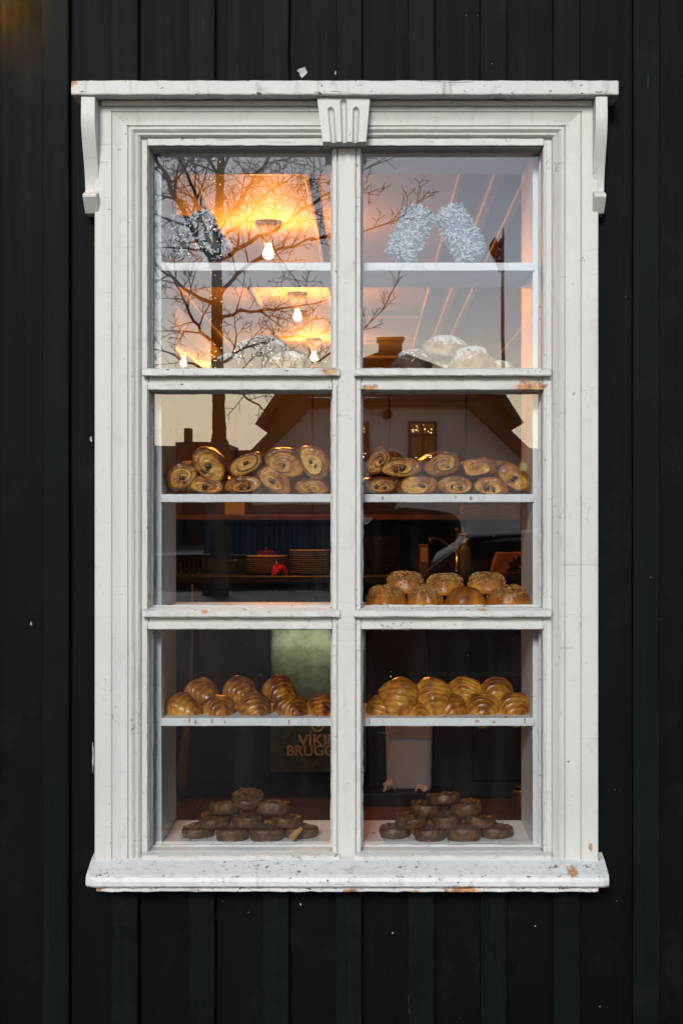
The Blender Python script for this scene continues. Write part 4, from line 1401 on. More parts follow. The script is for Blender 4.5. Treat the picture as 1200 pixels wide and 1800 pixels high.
# black wrapped machine
bm = empty('wrapped_machine', (P(668, 0, YC + .2).x, YC + 0.35, CT)); tag(bm, 'square machine wrapped in creased black plastic beside the mullion', 'machine')
M['black_plastic'] = None
t = NT('creased_black_plastic')
v_ = t.wpos()
h_ = t.noise(v_, 28, 6, 0.7, 1.2)
M['black_plastic'] = t.pbr((0.008, 0.008, 0.009), 0.16, 0, t.bump(h_, 1.0, 0.03), 0.7)
xa, xb, za = P(640, 0, YC + .2).x, P(703, 0, YC + .2).x, P(0, 944, YC + .2).z
def wob_box(x0, x1, y0, y1, z0, z1, n, amp, seed):
    vv, ff = [], []
    idx = {}
    def vid(p):
        key = tuple(round(q, 6) for q in p)
        if key not in idx:
            idx[key] = len(vv)
            w = Vector(p)
            d = mnoise.noise_vector(w * 18 + Vector((seed, 0, 0)))
            vv.append(w + d * amp)
        return idx[key]
    L_ = [np.linspace(a, b, n + 1) for a, b in ((x0, x1), (y0, y1), (z0, z1))]
    for ax in range(3):
        o = [a for a in range(3) if a != ax]
        for s_ in (0, n):
            for i in range(n):
                for j in range(n):
                    q = []
                    for (di, dj) in ((0, 0), (1, 0), (1, 1), (0, 1)):
                        p = [0, 0, 0]
                        p[ax] = L_[ax][s_]; p[o[0]] = L_[o[0]][i + di]; p[o[1]] = L_[o[1]][j + dj]
                        q.append(vid(p))
                    ff.append(tuple(q if (s_ > 0) == (ax != 1) else reversed(q)))
    return vv, ff
vv, ff = wob_box(xa - 0.04, xb, YC + 0.22, YC + 0.5, CT + 0.012, za, 12, 0.012, 2)
MB().add(vv, ff).build('plastic_wrap', M['black_plastic'], bm, smooth=True)
for x in (xa, xb - 0.03):
    MB().box(x, x + 0.02, YC + 0.24, YC + 0.26, CT + 0.0005, CT + 0.02).build('foot', M['black_metal'], bm)
# paper bag with black print
pb = empty('paper_bag', (P(895, 0, YC + .15).x, YC + 0.2, CT)); tag(pb, 'brown paper bag with black brush print at the right of the counter', 'bag')
a, b = P(862, 1012, YC + .15), P(935, 1012, YC + .15)
zt = P(0, 972, YC + .15).z
M['kraft'] = plain('kraft_paper', (0.40, 0.20, 0.09), 0.75, var=0.15, scale=20)
vv, ff = wob_box(a.x, b.x, YC + 0.15, YC + 0.27, CT + 0.004, zt, 8, 0.007, 6)
vv = [Vector((p.x + 0.035 * (p.z - CT) / (zt - CT), p.y, p.z)) for p in vv]
MB().add(vv, ff).build('bag_body', M['kraft'], pb, smooth=False)
for k, (pts) in enumerate((((893, 992), (908, 984), (924, 980)), ((900, 981), (914, 990), (928, 986)), ((888, 1003), (906, 997), (916, 1002)), ((912, 975), (908, 986), (903, 996)))):
    MB().tube([P(p, q, YC + 0.138) for p, q in pts], [0.005, 0.007, 0.003], 6).build('brush_mark', M['choc'], pb)
# wooden bowl right
# glass door fridge with the brewery lettering
fz0, fz1 = P(0, 1358, YC + 0.02).z, P(0, 1096, YC + 0.02).z
fr = empty('glass_door_fridge', ((FR0 + FR1) / 2, YC + 0.2, FLOOR + 0.012)); tag(fr, 'low glass door fridge glowing pale green behind the croissants', 'fridge')
fy0, fy1 = YC + 0.03, YC + 0.50
wt = 0.018
M['fridge_in'] = plain('pale_green_lining', (0.50, 0.54, 0.46), 0.5, var=0.1)
MB().box(FR0, FR0 + wt, fy0, fy1, fz0, fz1).build('side_wall', M['fridge_in'], fr, bevel=0.003)
MB().box(FR1 - wt, FR1, fy0, fy1, fz0, fz1).build('side_wall', M['fridge_in'], fr, bevel=0.003)
MB().box(FR0 + wt, FR1 - wt, fy1 - wt, fy1, fz0, fz1).build('back_wall', M['fridge_in'], fr)
MB().box(FR0 + wt, FR1 - wt, fy0, fy1 - wt, fz1 - wt, fz1).build('top_wall', M['fridge_in'], fr)
MB().box(FR0 + wt, FR1 - wt, fy0, fy1 - wt, fz0, fz0 + wt).build('bottom_wall', M['fridge_in'], fr)
zm = P(0, 1245, YC).z
MB().box(FR0 + wt + .002, FR1 - wt - .002, fy0 + 0.03, fy1 - wt - .002, zm - 0.012, zm).build('fridge_shelf', M['cupboard'], fr)
MB().box(FR0 + 0.01, FR1 - 0.01, fy0 + 0.05, fy1 - 0.02, FLOOR + 0.013, fz0 - 0.001).build('plinth', M['cupboard'], fr)
t = NT('misted_green_glass')
v_ = t.wpos()
mist = t.noise(v_, 14, 6, 0.7)
b1 = t.n('ShaderNodeBsdfTranslucent', Color=(0.66, 0.68, 0.57))
b2 = t.n('ShaderNodeBsdfTransparent', Color=(0.58, 0.60, 0.52))
b3 = t.n('ShaderNodeBsdfGlossy', Color=(1, 1, 1), Roughness=0.25)
m1 = t.n('ShaderNodeMixShader'); t.t.links.new(t.step(mist, 0.05, 0.95), m1.inputs[0]); t.t.links.new(b2.outputs[0], m1.inputs[1]); t.t.links.new(b1.outputs[0], m1.inputs[2])
m2 = t.n('ShaderNodeMixShader'); m2.inputs[0].default_value = 0.06; t.t.links.new(m1.outputs[0], m2.inputs[1]); t.t.links.new(b3.outputs[0], m2.inputs[2])
t.t.links.new(m2.outputs[0], t.out.inputs[0])
M['mist'] = t.m
dy = fy0 - 0.012
MB().box(FR0 + .002, FR1 - .002, dy, dy + 0.006, fz0 + .002, fz1 - .002).build('glass_door', M['mist'], fr)
MB().tube([(FR1 - 0.03, dy - 0.001, zm + 0.05), (FR1 - 0.03, dy - 0.03, zm + 0.06), (FR1 - 0.03, dy - 0.03, zm + 0.2), (FR1 - 0.03, dy - 0.001, zm + 0.21)], 0.006, 8).build('door_handle', M['steel'], fr, smooth=True)
MB().box(FR0 + 0.03, FR1 - 0.03, fy0 + 0.05, fy0 + 0.07, fz1 - wt - 0.014, fz1 - wt - 0.0015).build('fridge_tube_lamp', emit('fridge_tube', (0.92, 1.0, 0.76), 2.5), fr)
fl_d = D.lights.new('fridge_light', 'AREA'); fl_d.shape = 'RECTANGLE'; fl_d.size = FR1 - FR0 - 0.07; fl_d.size_y = 0.02; fl_d.energy = 0.11; fl_d.color = (0.92, 1.0, 0.76)
fo = D.objects.new('fridge_light', fl_d); COL.objects.link(fo); fo.location = ((FR0 + FR1) / 2, fy0 + 0.06, fz1 - wt - 0.017); fo.parent = fr; fo.matrix_parent_inverse = root_matrix(fr).inverted()
M['bottle_glass'] = plain('brown_bottle', (0.16, 0.13, 0.03), 0.15, var=0.2)
for k in range(6):
    x = FR0 + 0.06 + k * 0.066
    zb = zm + 0.001
    MB().lathe([(0.026, zb), (0.028, zb + 0.006), (0.028, zb + 0.12), (0.012, zb + 0.165), (0.011, zb + 0.21), (0.013, zb + 0.212), (0.013, zb + 0.222)], 14, (x, fy0 + 0.2 + 0.03 * (k % 2), 0)).build('beer_bottle', M['bottle_glass'], fr, smooth=True)


def text_part(name, body, size, px, py, y, mat, parent, bold=0.0, align='LEFT', ext=0.0006):
    cu = D.curves.new(name, 'FONT')
    cu.body = body
    cu.size = size
    cu.extrude = ext
    cu.offset = bold
    cu.align_x = align
    tmp = D.objects.new(name, cu)
    COL.objects.link(tmp)
    dg = bpy.context.evaluated_depsgraph_get()
    me = D.meshes.new_from_object(tmp.evaluated_get(dg))
    D.objects.remove(tmp)
    me.transform(Matrix.Translation(P(px, py, y)) @ Matrix.Rotation(R(90), 4, 'X'))
    me.materials.clear()
    return obj(name, me, mat, parent)


M['print_white'] = plain('pale_print', (0.85, 0.86, 0.78), 0.5, var=0.1)
yt = dy - 0.0015
ks = S * (DIST + yt) / DIST
text_part('lettering', 'V\u00cdKING', 29 * ks, 524, 1311, yt, M['print_white'], fr, 0.0012)
text_part('lettering', 'BRUGGH\u00daS', 25.5 * ks, 503, 1328, yt, M['print_white'], fr, 0.0012)
# round horned emblem above the words
m = MB()
cx, cz = P(558, 0, yt).x, P(0, 1276, yt).z
pts = [(cx + 0.026 * math.cos(a), yt, cz + 0.026 * math.sin(a)) for a in np.linspace(R(160), R(380), 18)]
m.tube(pts, 0.0055, 6)
m.build('emblem', M['print_white'], fr)
m = MB(); m.tube([(cx - 0.012, yt, cz + 0.008), (cx, yt, cz - 0.006), (cx + 0.012, yt, cz + 0.008)], 0.0045, 6); m.build('emblem', M['print_white'], fr)

# white bin with printed band
yb = YC - 0.05
bz1, bz0 = P(0, 1268, yb).z, P(0, 1388, yb).z
b0, b1 = P(677, 0, yb).x, P(761, 0, yb).x
wb = empty('white_bin', ((b0 + b1) / 2, yb + 0.1, bz0)); tag(wb, 'white rounded bin with a printed band below the croissants', 'bin')
M['band'] = plain('printed_band_paper', (0.36, 0.33, 0.32), 0.6, var=0.1)
M['bin'] = plain('off_white_plastic', (0.60, 0.66, 0.76), 0.4, var=0.06)
rings = []
for (z, gq) in ((bz0, 0.93), (bz0 + 0.01, 0.95), (bz0 + 0.1, 0.97), (bz1 - 0.06, 0.99), (bz1 - 0.012, 1.0), (bz1, 0.97)):
    th = np.linspace(0, 2 * np.pi, 40, endpoint=False)
    den = (np.abs(np.cos(th)) ** 7 + np.abs(np.sin(th)) ** 7) ** (1 / 7)
    hx, hy = (b1 - b0) / 2 * gq, 0.085 * gq
    rings.append(np.stack([(b0 + b1) / 2 + hx * np.cos(th) / den, yb + 0.09 + hy * np.sin(th) / den, np.full(40, z)], 1))
vv, ff = loft(rings)
MB().add(vv, ff).build('bin_body', M['bin'], wb, smooth=True)
MB().box(b0 + 0.012, b1 - 0.012, yb + 0.0005, yb + 0.004, P(0, 1299, yb).z, P(0, 1278, yb).z).build('printed_band', M['band'], wb, bevel=0.001)
# the bin stands on a low box
lo = empty('low_step', ((b0 + b1) / 2, yb + 0.1, FLOOR + 0.012)); tag(lo, 'low dark step under the white bin', 'step')
MB().box(b0 - 0.25, b1 + 0.1, yb - 0.09, yb + 0.25, FLOOR + 0.0125, bz0 - 0.001).build('step_body', M['cupboard'], lo, bevel=0.005)
M['tissue'] = plain('thin_white_paper', (0.82, 0.80, 0.78), 0.7, var=0.1)
crumple('crumpled_tissue', M['tissue'], (P(684, 0, yb - .04).x, yb - 0.045, bz0 + 0.0002), 0.036, 0.02, 0.045, 7, 'crumpled tissue at the left foot of the white bin', 'tissue')
crumple('crumpled_tissue', M['tissue'], (P(740, 0, yb - .04).x, yb - 0.045, bz0 + 0.0002), 0.042, 0.02, 0.028, 9, 'crumpled tissue at the right foot of the white bin', 'tissue')
# pale hose hanging at the left, dark canister at the right
ho = MB().tube([P(338, 1027, YC - 0.035), P(338, 1120, YC - 0.04), P(334, 1230, YC - 0.04), P(325, 1300, YC - 0.04), P(320, 1350, YC - 0.04), P(320, 1385, YC - 0.04), P(323, 1400, YC - 0.04)], [0.006, 0.007, 0.010, 0.022, 0.026, 0.022, 0.010], 12).build('hanging_hose', plain('grey_hose_rubber', (0.16, 0.17, 0.19), 0.5), smooth=True)
ho.name = 'pale_hose'
tag(ho, 'pale hose hanging from the back counter at the left edge of the bottom left pane', 'hose')
cn = empty('dark_canister', (P(915, 0, 3.3).x, 3.4, FLOOR + 0.012)); tag(cn, 'dark metal canister at the right edge behind the rolls', 'canister')
zt = P(0, 1390, 3.3).z
MB().lathe([(0.05, FLOOR + .013), (0.055, FLOOR + 0.03), (0.055, zt - 0.02), (0.05, zt - 0.01), (0.02, zt - 0.008)], 24, (P(923, 0, 3.4).x, 3.4, 0)).build('canister_body', M['steel'], cn, smooth=True)
MB().lathe([(0.052, zt - 0.0075), (0.045, zt + 0.004), (0.01, zt + 0.006)], 24, (P(923, 0, 3.4).x, 3.4, 0)).build('canister_lid', M['black_metal'], cn, smooth=True)

# ------------------------------------------------------------------ wall lamp just above the picture's left corner
wlmp = empty('wall_lamp', (P(-45, -60, -0.1).x, YB, P(0, -90, -0.1).z)); tag(wlmp, 'warm wall lamp on the black boards up left of the window', 'lamp')
cx, cz = P(-30, 0, -0.12).x, P(0, -42, -0.12).z
MB().lathe([(0.045, -0.070), (0.045, -0.048)], 20, (cx, 0, cz + 0.10), 'y').build('back_plate', M['black_metal'], wlmp, smooth=False)
MB().tube([(cx, -0.07, cz + 0.10), (cx, -0.13, cz + 0.13), (cx, -0.135, cz + 0.09)], 0.008, 8).build('arm', M['black_metal'], wlmp, smooth=True)
MB().lathe([(0.02, cz + 0.09), (0.03, cz + 0.06), (0.085, cz + 0.005), (0.082, cz + 0.004), (0.026, cz + 0.056)], 24, (cx, -0.135, 0)).build('lamp_shade', M['black_metal'], wlmp, smooth=True)
MB().lathe([(0.010, cz + 0.05), (0.022, cz + 0.03), (0.024, cz + 0.012), (0.014, cz - 0.004), (0.003, cz - 0.008)], 16, (cx, -0.135, 0)).build('bulb', M['bulb'], wlmp, smooth=True)
l = D.lights.new('wall_lamp_light', 'POINT'); l.energy = 0.4; l.color = (1.0, 0.36, 0.04); l.shadow_soft_size = 0.02
lo_ = D.objects.new('wall_lamp_light', l); COL.objects.link(lo_); lo_.location = (cx, -0.10, cz - 0.03); lo_.parent = wlmp; lo_.matrix_parent_inverse = root_matrix(wlmp).inverted()

# ------------------------------------------------------------------ the street seen mirrored in the glass
# gabled house across the street
HY = 37.0
def hx(px): return Q(px, 0, HY).x
def hz(py): return Q(0, py, HY).z
GZ = -0.12
hs = empty('gabled_house', (hx(685), -HY - 3, GZ)); tag(hs, 'white plastered gabled house with dark brown roof, mirrored in the panes', 'house')
pts = [(hx(442), GZ), (hx(930), GZ), (hx(930), hz(822)), (hx(815), hz(714)), (hx(550), hz(714)), (hx(442), hz(822))]
MB().prism(pts, 1, -HY, -HY - 5.0).build('wall', M['plaster'], hs)
# barge boards and eaves of the front gable
def slab(p, q, th, y0, y1, name, mat, par):
    (x0, z0), (x1, z1) = p, q
    d = Vector((x1 - x0, z1 - z0)).normalized()
    nn = Vector((-d.y, d.x)) * th
    if nn.y < 0: nn = -nn
    return MB().prism([(x0, z0), (x1, z1), (x1 + nn.x, z1 + nn.y), (x0 + nn.x, z0 + nn.y)], 1, y0, y1).build(name, mat, par)
rf = slab((hx(815), hz(712)), (hx(945), hz(834)), 0.28, -HY + 0.55, -HY - 5.2, 'roof', M['roof'], hs)
slab((hx(428), hz(836)), (hx(549), hz(712)), 0.28, -HY + 0.55, -HY - 5.2, 'roof', M['roof'], hs)
MB().prism([(-HY + 0.6, hz(712)), (-HY - 5.0, hz(640)), (-HY - 5.0, hz(655)), (-HY + 0.6, hz(716))], 0, hx(532), hx(832)).build('roof', M['roof'], hs)
for (a, b) in (((hx(817), hz(716)), (hx(946), hz(838))), ((hx(427), hz(840)), (hx(547), hz(716)))):
    slab(a, b, 0.32, -HY + 0.62, -HY + 0.56, 'barge_board', M['fascia'], hs)
MB().box(hx(530), hx(834), -HY + 0.605, -HY + 0.66, hz(716), hz(696)).build('barge_board', M['fascia'], hs)
for k in range(9):
    px_ = 545 + k * 34
    MB().prism([(-HY + 0.61, hz(712) + 0.005), (-HY - 4.9, hz(640) + 0.06), (-HY - 4.9, hz(640) - 0.03), (-HY + 0.61, hz(716))], 0, hx(px_), hx(px_) + 0.06).build('roof_rib', M['roof'], rf)
MB().tube([(hx(532), -HY + 0.70, hz(706)), (hx(832), -HY + 0.70, hz(706))], 0.06, 8).build('gutter', M['black_metal'], hs, smooth=True)
MB().tube([(hx(922), -HY + 0.05, hz(824)), (hx(922), -HY + 0.05, GZ)], 0.05, 8).build('downpipe', M['black_metal'], hs, smooth=True)
# taller body behind
prof2 = [(hx(462), GZ), (hx(907), GZ), (hx(907), hz(748)), (hx(880), hz(694)), (hx(686), hz(617)), (hx(490), hz(694)), (hx(462), hz(748))]
MB().prism(prof2, 1, -HY - 2.0, -HY - 10).build('rear_wall', M['dark_wall'], hs)
for p, q in (((hx(686), hz(616)), (hx(884), hz(692))), ((hx(484), hz(692)), (hx(686), hz(616))), ((hx(880), hz(690)), (hx(918), hz(747))), ((hx(452), hz(747)), (hx(490), hz(690)))):
    slab(p, q, 0.2, -HY - 1.2, -HY - 10.4, 'roof', M['roof'], hs)
c0_, c1_ = Q(665, 650, HY + 4), Q(708, 597, HY + 4)
ch = MB().box(c0_.x, c1_.x, -HY - 4, -HY - 4.8, c0_.z, c1_.z).build('chimney', M['dark_wall'], hs)
MB().box(c0_.x - 0.06, c1_.x + 0.06, -HY - 3.9, -HY - 4.9, c1_.z, c1_.z + 0.08).build('chimney_cap', M['roof'], ch)
MB().tube([(hx(686), -HY - 1.15, hz(613)), (hx(686), -HY - 10.45, hz(613))], 0.16, 8).build('ridge_cap', M['roof'], hs)
M['window_wood'] = plain('brown_window_wood', (0.05, 0.025, 0.014), 0.6, var=0.2)
M['warm_room'] = emit('lit_room', (1.0, 0.42, 0.12), 0.10)
M['curtain'] = plain('brown_curtain', (0.20, 0.11, 0.07), 0.9, var=0.2)
M['fairy'] = emit('fairy_light', (1.0, 0.72, 0.36), 6)
def hwin(pxc, pyc, wpx, hpx):
    x0, x1, z0, z1 = hx(pxc - wpx / 2), hx(pxc + wpx / 2), hz(pyc + hpx / 2), hz(pyc - hpx / 2)
    w_ = MB().box(x0 + .05, x1 - .05, -HY + 0.004, -HY + 0.010, z0 + .05, z1 - .05).build('window', M['warm_room'], hs)
    fr_ = MB()
    t_ = 0.075
    MB().box(x0, x0 + t_, -HY + 0.004, -HY + 0.09, z0, z1).build('frame', M['window_wood'], w_)
    MB().box(x1 - t_, x1, -HY + 0.004, -HY + 0.09, z0, z1).build('frame', M['window_wood'], w_)
    MB().box(x0 + t_, x1 - t_, -HY + 0.004, -HY + 0.09, z1 - t_, z1).build('frame', M['window_wood'], w_)
    MB().box(x0 + t_, x1 - t_, -HY + 0.004, -HY + 0.09, z0, z0 + t_).build('frame', M['window_wood'], w_)
    xm, zm_ = (x0 + x1) / 2, z1 - (z1 - z0) * 0.34
    MB().box(xm - .035, xm + .035, -HY + 0.004, -HY + 0.08, z0 + t_, z1 - t_).build('glazing_bar', M['window_wood'], w_)
    MB().box(x0 + t_, x1 - t_, -HY + 0.004, -HY + 0.075, zm_ - .04, zm_ + .04).build('glazing_bar', M['window_wood'], w_)
    r = random.Random(int(pxc))
    for k in range(9):
        x = x0 + t_ + (x1 - x0 - 2 * t_) * (k + 0.5) / 9
        MB().box(x - 0.028, x + 0.028 * r.uniform(0.2, 1), -HY + 0.012, -HY + 0.03, z0 + t_, zm_ - 0.04).build('curtain_fold', M['curtain'], w_)
    for k in range(26):
        x, z = r.uniform(x0 + .1, x1 - .1), (zm_ + 0.06 + abs(r.gauss(0, 0.12)) if k < 18 else z0 + 0.08 + abs(r.gauss(0, .05)))
        if z > z1 - .1: continue
        MB().lathe([(0.003, -0.012), (0.013, 0), (0.003, 0.012)], 6, (x, -HY + 0.05, z)).build('fairy_bulb', M['fairy'], w_)
hwin(742, 776, 50, 70)
hwin(624, 776, 50, 70)
MB().lathe([(0.12, -HY + 0.01), (0.13, -HY + 0.05), (0.05, -HY + 0.09)], 16, (hx(680), 0, hz(722) - 0.1), 'y').build('wall_vent', M['black_metal'], hs)

# low dark houses to both sides
def far_house(x0, x1, pyt, Y, label, ridge=0.0, mat=None, step=None):
    o = empty('distant_house', ((x0 + x1) / 2 * 0 + Q((x0 + x1) / 2, 0, Y).x, -Y - 3, GZ)); tag(o, label, 'house', 'houses beyond the street')
    a, b, z = Q(x0, 0, Y).x, Q(x1, 0, Y).x, Q(0, pyt, Y).z
    MB().box(a, b, -Y, -Y - 6, GZ, z).build('wall', mat or M['dark_wall'], o)
    r_ = MB().prism([(a - .2, z + .01), (b + .2, z + .01), ((a + b) / 2, z + 0.02 + ridge)], 1, -Y + .3, -Y - 6.3) if ridge else MB().box(a - .15, b + .15, -Y + .2, -Y - 6.2, z + .005, z + .22)
    r_ = r_.build('roof', M['roof'], o)
    if step:
        MB().box(Q(step, 0, Y).x, Q(step + 12, 0, Y).x, -Y - 1, -Y - 1.8, z + .2, z + 0.9).build('chimney', M['roof'], r_)
    for k in range(3):
        xx = a + (b - a) * (0.18 + 0.27 * k)
        f_ = MB().box(xx, xx + (b - a) * 0.12, -Y + 0.004, -Y + 0.06, z * 0.45, z * 0.45 + 1.0).build('window', M['window_wood'], o)
        MB().box(xx + .08, xx + (b - a) * 0.12 - .08, -Y + 0.061, -Y + 0.07, z * 0.45 + .08, z * 0.45 + .92).build('pane', M['clear'], f_)
far_house(120, 312, 793, 60, 'low dark house at the far left of the mirrored street')
far_house(315, 392, 786, 62, 'flat-roofed dark house left of the mirrored tree trunk', step=318)
far_house(396, 470, 800, 64, 'low dark house right of the mirrored tree trunk')
far_house(934, 1150, 797, 58, 'dark house at the right end of the mirrored street')
# small lit sign
sg = empty('lit_sign', Q(918, 830, 34)); tag(sg, 'small glowing yellow-green sign at the right of the mirrored street', 'sign')
a, b = Q(912, 828, 34), Q(924, 813, 34)
MB().box(a.x, b.x, -34, -34.1, a.z, b.z).build('sign_panel', emit('sign_glow', (0.72, 0.85, 0.25), 0.32), sg)
MB().box((a.x + b.x) / 2 - .04, (a.x + b.x) / 2 + .04, -34.15, -34.23, GZ, b.z).build('sign_post', M['black_metal'], sg)

# flagpole with a limp flag
FY = 52.0
fp = empty('flagpole', Q(884, 1000, FY)); tag(fp, 'tall flagpole with a limp dark blue, white and red flag behind the house', 'flagpole')
base, tip = Q(884, 640, FY), Q(884, 398, FY)
M['pole'] = plain('grey_pole', (0.30, 0.26, 0.22), 0.5, var=0.1)
MB().tube([(base.x, -FY, GZ), (base.x, -FY, tip.z - 0.4), (base.x, -FY, tip.z)], [0.10, 0.055, 0.015], 10).build('pole', M['pole'], fp, smooth=True)
t = NT('flag_cloth')
u = t.n('ShaderNodeAttribute', attribute_name='stripe').outputs['Fac']
c = t.ramp(u, [(0.0, (0.02, 0.024, 0.07)), (0.22, (0.24, 0.03, 0.03)), (0.44, (0.85, 0.85, 0.85)), (0.50, (0.62, 0.03, 0.02)), (0.64, (0.85, 0.85, 0.85)), (0.70, (0.14, 0.02, 0.05)), (1.0, (0.02, 0.024, 0.07))])
for n_ in t.t.nodes:
    if n_.bl_idname == 'ShaderNodeValToRGB': n_.color_ramp.interpolation = 'CONSTANT'
t.pbr(c, 0.8)
vv, ff, at = [], [], []
nu, nv = 26, 30
kf = S * (DIST + FY) / DIST
for j in range(nv + 1):
    for i in range(nu + 1):
        u_, v2 = i / nu, j / nv
        wd = (20 * math.sin(math.pi * (0.18 + 0.72 * v2)) ** 0.7 + 3) * kf
        x = base.x - 0.05 - wd * u_ * (0.75 + 0.25 * math.sin(v2 * 5))
        y = -FY + 0.18 * math.sin(u_ * 9 + v2 * 2) * u_
        z = Q(0, 418 + 54 * v2, FY).z - 0.45 * u_ * (1 - u_) + 0.05 * math.sin(u_ * 7)
        vv.append((x, y, z)); at.append(0.15 + 0.75 * v2 - 0.10 * u_ + 0.08 * math.sin(u_ * 6))
for j in range(nv):
    for i in range(nu):
        a = j * (nu + 1) + i
        ff.append((a, a + 1, a + nu + 2, a + nu + 1))
obj('flag', mesh('flag', vv, ff, {'stripe': at}, True), t.m, fp)

# blue hoarding and railing at the left
BY = 31.0
bwl = empty('blue_shed', Q(470, 980, BY)); tag(bwl, 'low blue shed wall behind the mirrored railing', 'shed')
a, b = Q(362, 985, BY), Q(592, 890, BY)
MB().box(a.x, b.x, -BY, -BY - 2.0, GZ, Q(0, 892, BY).z).build('wall', M['blue_wall'], bwl)
for k in range(14):
    x = a.x + (b.x - a.x) * (k + 0.5) / 14
    MB().box(x - .04, x + .04, -BY + .003, -BY + .04, GZ, Q(0, 894, BY).z).build('rib', M['blue_wall'], bwl)
MB().box(a.x - .1, b.x + .1, -BY + .12, -BY - 2.1, Q(0, 891.5, BY).z, Q(0, 887, BY).z).build('roof', M['roof'], bwl)
ry = 26.0
rl = empty('railing', Q(500, 1000, ry)); tag(rl, 'black street railing with upright bars before the blue shed', 'railing')
for k in range(24):
    x = Q(360 + k * 10.2, 0, ry).x
    MB().box(x - .012, x + .012, -ry, -ry - .024, GZ, Q(0, 912 + k * 0.25, ry).z).build('bar', M['black_metal'], rl)
MB().box(Q(355, 0, ry).x, Q(600, 0, ry).x, -ry + .004, -ry + .03, Q(0, 924, ry).z, Q(0, 920, ry).z).build('rail', M['black_metal'], rl)
MB().box(Q(355, 0, ry).x, Q(600, 0, ry).x, -ry + .004, -ry + .03, Q(0, 988, ry).z, Q(0, 984, ry).z).build('rail', M['black_metal'], rl)
lw = MB().box(-16, 14, -27.5, -27.9, GZ, 0.55).build('garden_wall', M['kerb'], bevel=0.03)
tag(lw, 'low grey garden wall along the far side of the mirrored street', 'wall')

# bare street tree
TY = 23.0
kt = S * (DIST + TY) / DIST
tr = empty('street_tree', Q(385, 1040, TY)); tag(tr, 'bare street tree with wide crown, mirrored in the left panes', 'tree')
rng = random.Random(2024)
def T(px, py, dy=0.0):
    p = Q(px, py, TY)
    p.y += dy
    return p
trunk_pts = [(378, 1056, 26), (381, 1030, 22), (384, 990, 17.5), (385, 940, 16.5), (386, 880, 16), (388, 830, 16.5), (389, 795, 18), (385, 770, 15.5), (386, 740, 13.5), (384, 700, 12.5),
             (383, 660, 12.5), (382, 610, 12), (381, 560, 11.5), (382, 510, 11), (381, 460, 10.5), (383, 410, 9.5), (386, 360, 9), (388, 310, 8), (391, 260, 7), (392, 200, 5.5), (396, 140, 4), (402, 80, 2)]
m = MB()
tp, trd = [], []
for i in range(len(trunk_pts) - 1):
    for s_ in range(3):
        t_ = s_ / 3
        a, b = trunk_pts[i], trunk_pts[i + 1]
        p = T(a[0] + (b[0] - a[0]) * t_ + rng.uniform(-0.7, 0.7), a[1] + (b[1] - a[1]) * t_, rng.uniform(-.02, .02))
        if p.z < GZ - 0.02: p.z = GZ - 0.02
        tp.append(p); trd.append((a[2] + (b[2] - a[2]) * t_) * kt * rng.uniform(0.93, 1.06) * (0.86 if a[1] < 790 else 0.95))
m.tube(tp, trd, 14)
m.build('trunk', M['bark'], tr, smooth=True)
limbs = MB()
twigs = MB()
NB = [0]
fairy_pts = []
def branch(p, d, L, r0, lev):
    if NB[0] > 14000: return
    NB[0] += 1
    n = max(3, int(L / (0.15 if lev > 2 else 0.2)))
    pts, rad = [p.copy()], [r0]
    d = d.normalized()
    for i in range(n):
        t_ = (i + 1) / n
        d = (d + Vector((rng.gauss(0, .16), rng.gauss(0, .16), rng.gauss(0.035, .13)))).normalized()
        p = p + d * (L / n)
        pts.append(p.copy()); rad.append(max(0.0064, r0 * (1 - 0.72 * t_)))
    (limbs if lev <= 1 else twigs).tube(pts, rad, 8 if lev <= 1 else (5 if lev == 2 else 3), cap=lev <= 2)
    if lev >= 5 or L < 0.22: return
    spread_children(pts, rad, L, lev, 0.22)
def spread_children(pts, rad, L, lev, start):
    n = len(pts) - 1
    cnt = max(3, int(L / (0.15 if lev <= 2 else 0.13)))
    side = 1
    for k in range(cnt):
        t_ = start + (1 - start) * (k + rng.random()) / cnt
        i = min(n - 1, int(t_ * n))
        q = pts[i].lerp(pts[i + 1], t_ * n - i)
        d = (pts[i + 1] - pts[i]).normalized()
        perp = d.cross(Vector((rng.gauss(0, 0.5), 1, rng.gauss(0, 0.5)))).normalized() * side
        side = -side if rng.random() < 0.8 else side
        ang = R(rng.uniform(32, 68))
        nd = d * math.cos(ang) + perp * math.sin(ang) + Vector((0, rng.gauss(0, .3), 0.10))
        rr_ = max(0.0064, rad[i] * rng.uniform(0.42, 0.66))
        branch(q, nd, L * rng.uniform(0.30, 0.62) * (1.1 - 0.45 * t_), rr_, lev + 1)
def limb(spec, dy):
    """spec: photo points with half width; sets the main bough, then fills it with side shoots"""
    pts, rad = [], []
    for i in range(len(spec) - 1):
        for s_ in range(4):
            t_ = s_ / 4
            a, b = spec[i], spec[i + 1]
            f_ = (i + t_) / (len(spec) - 1)
            pts.append(T(a[0] + (b[0] - a[0]) * t_, a[1] + (b[1] - a[1]) * t_, dy * f_) + Vector((rng.gauss(0, .02), rng.gauss(0, .02), rng.gauss(0, .02))))
            rad.append((a[2] + (b[2] - a[2]) * t_) * kt * 0.8)
    pts.append(T(spec[-1][0], spec[-1][1], dy)); rad.append(max(0.0064, spec[-1][2] * kt))
    limbs.tube(pts, rad, 8)
    L = sum((pts[i + 1] - pts[i]).length for i in range(len(pts) - 1))
    spread_children(pts, rad, L * 0.72, 1, 0.12)
limb([(382, 480, 7), (350, 425, 6), (318, 360, 5), (285, 300, 4), (240, 230, 2.5), (215, 190, 1)], 0.8)
limb([(383, 455, 5.5), (360, 400, 4.5), (335, 330, 3.5), (310, 270, 3), (290, 200, 1.2)], -0.9)
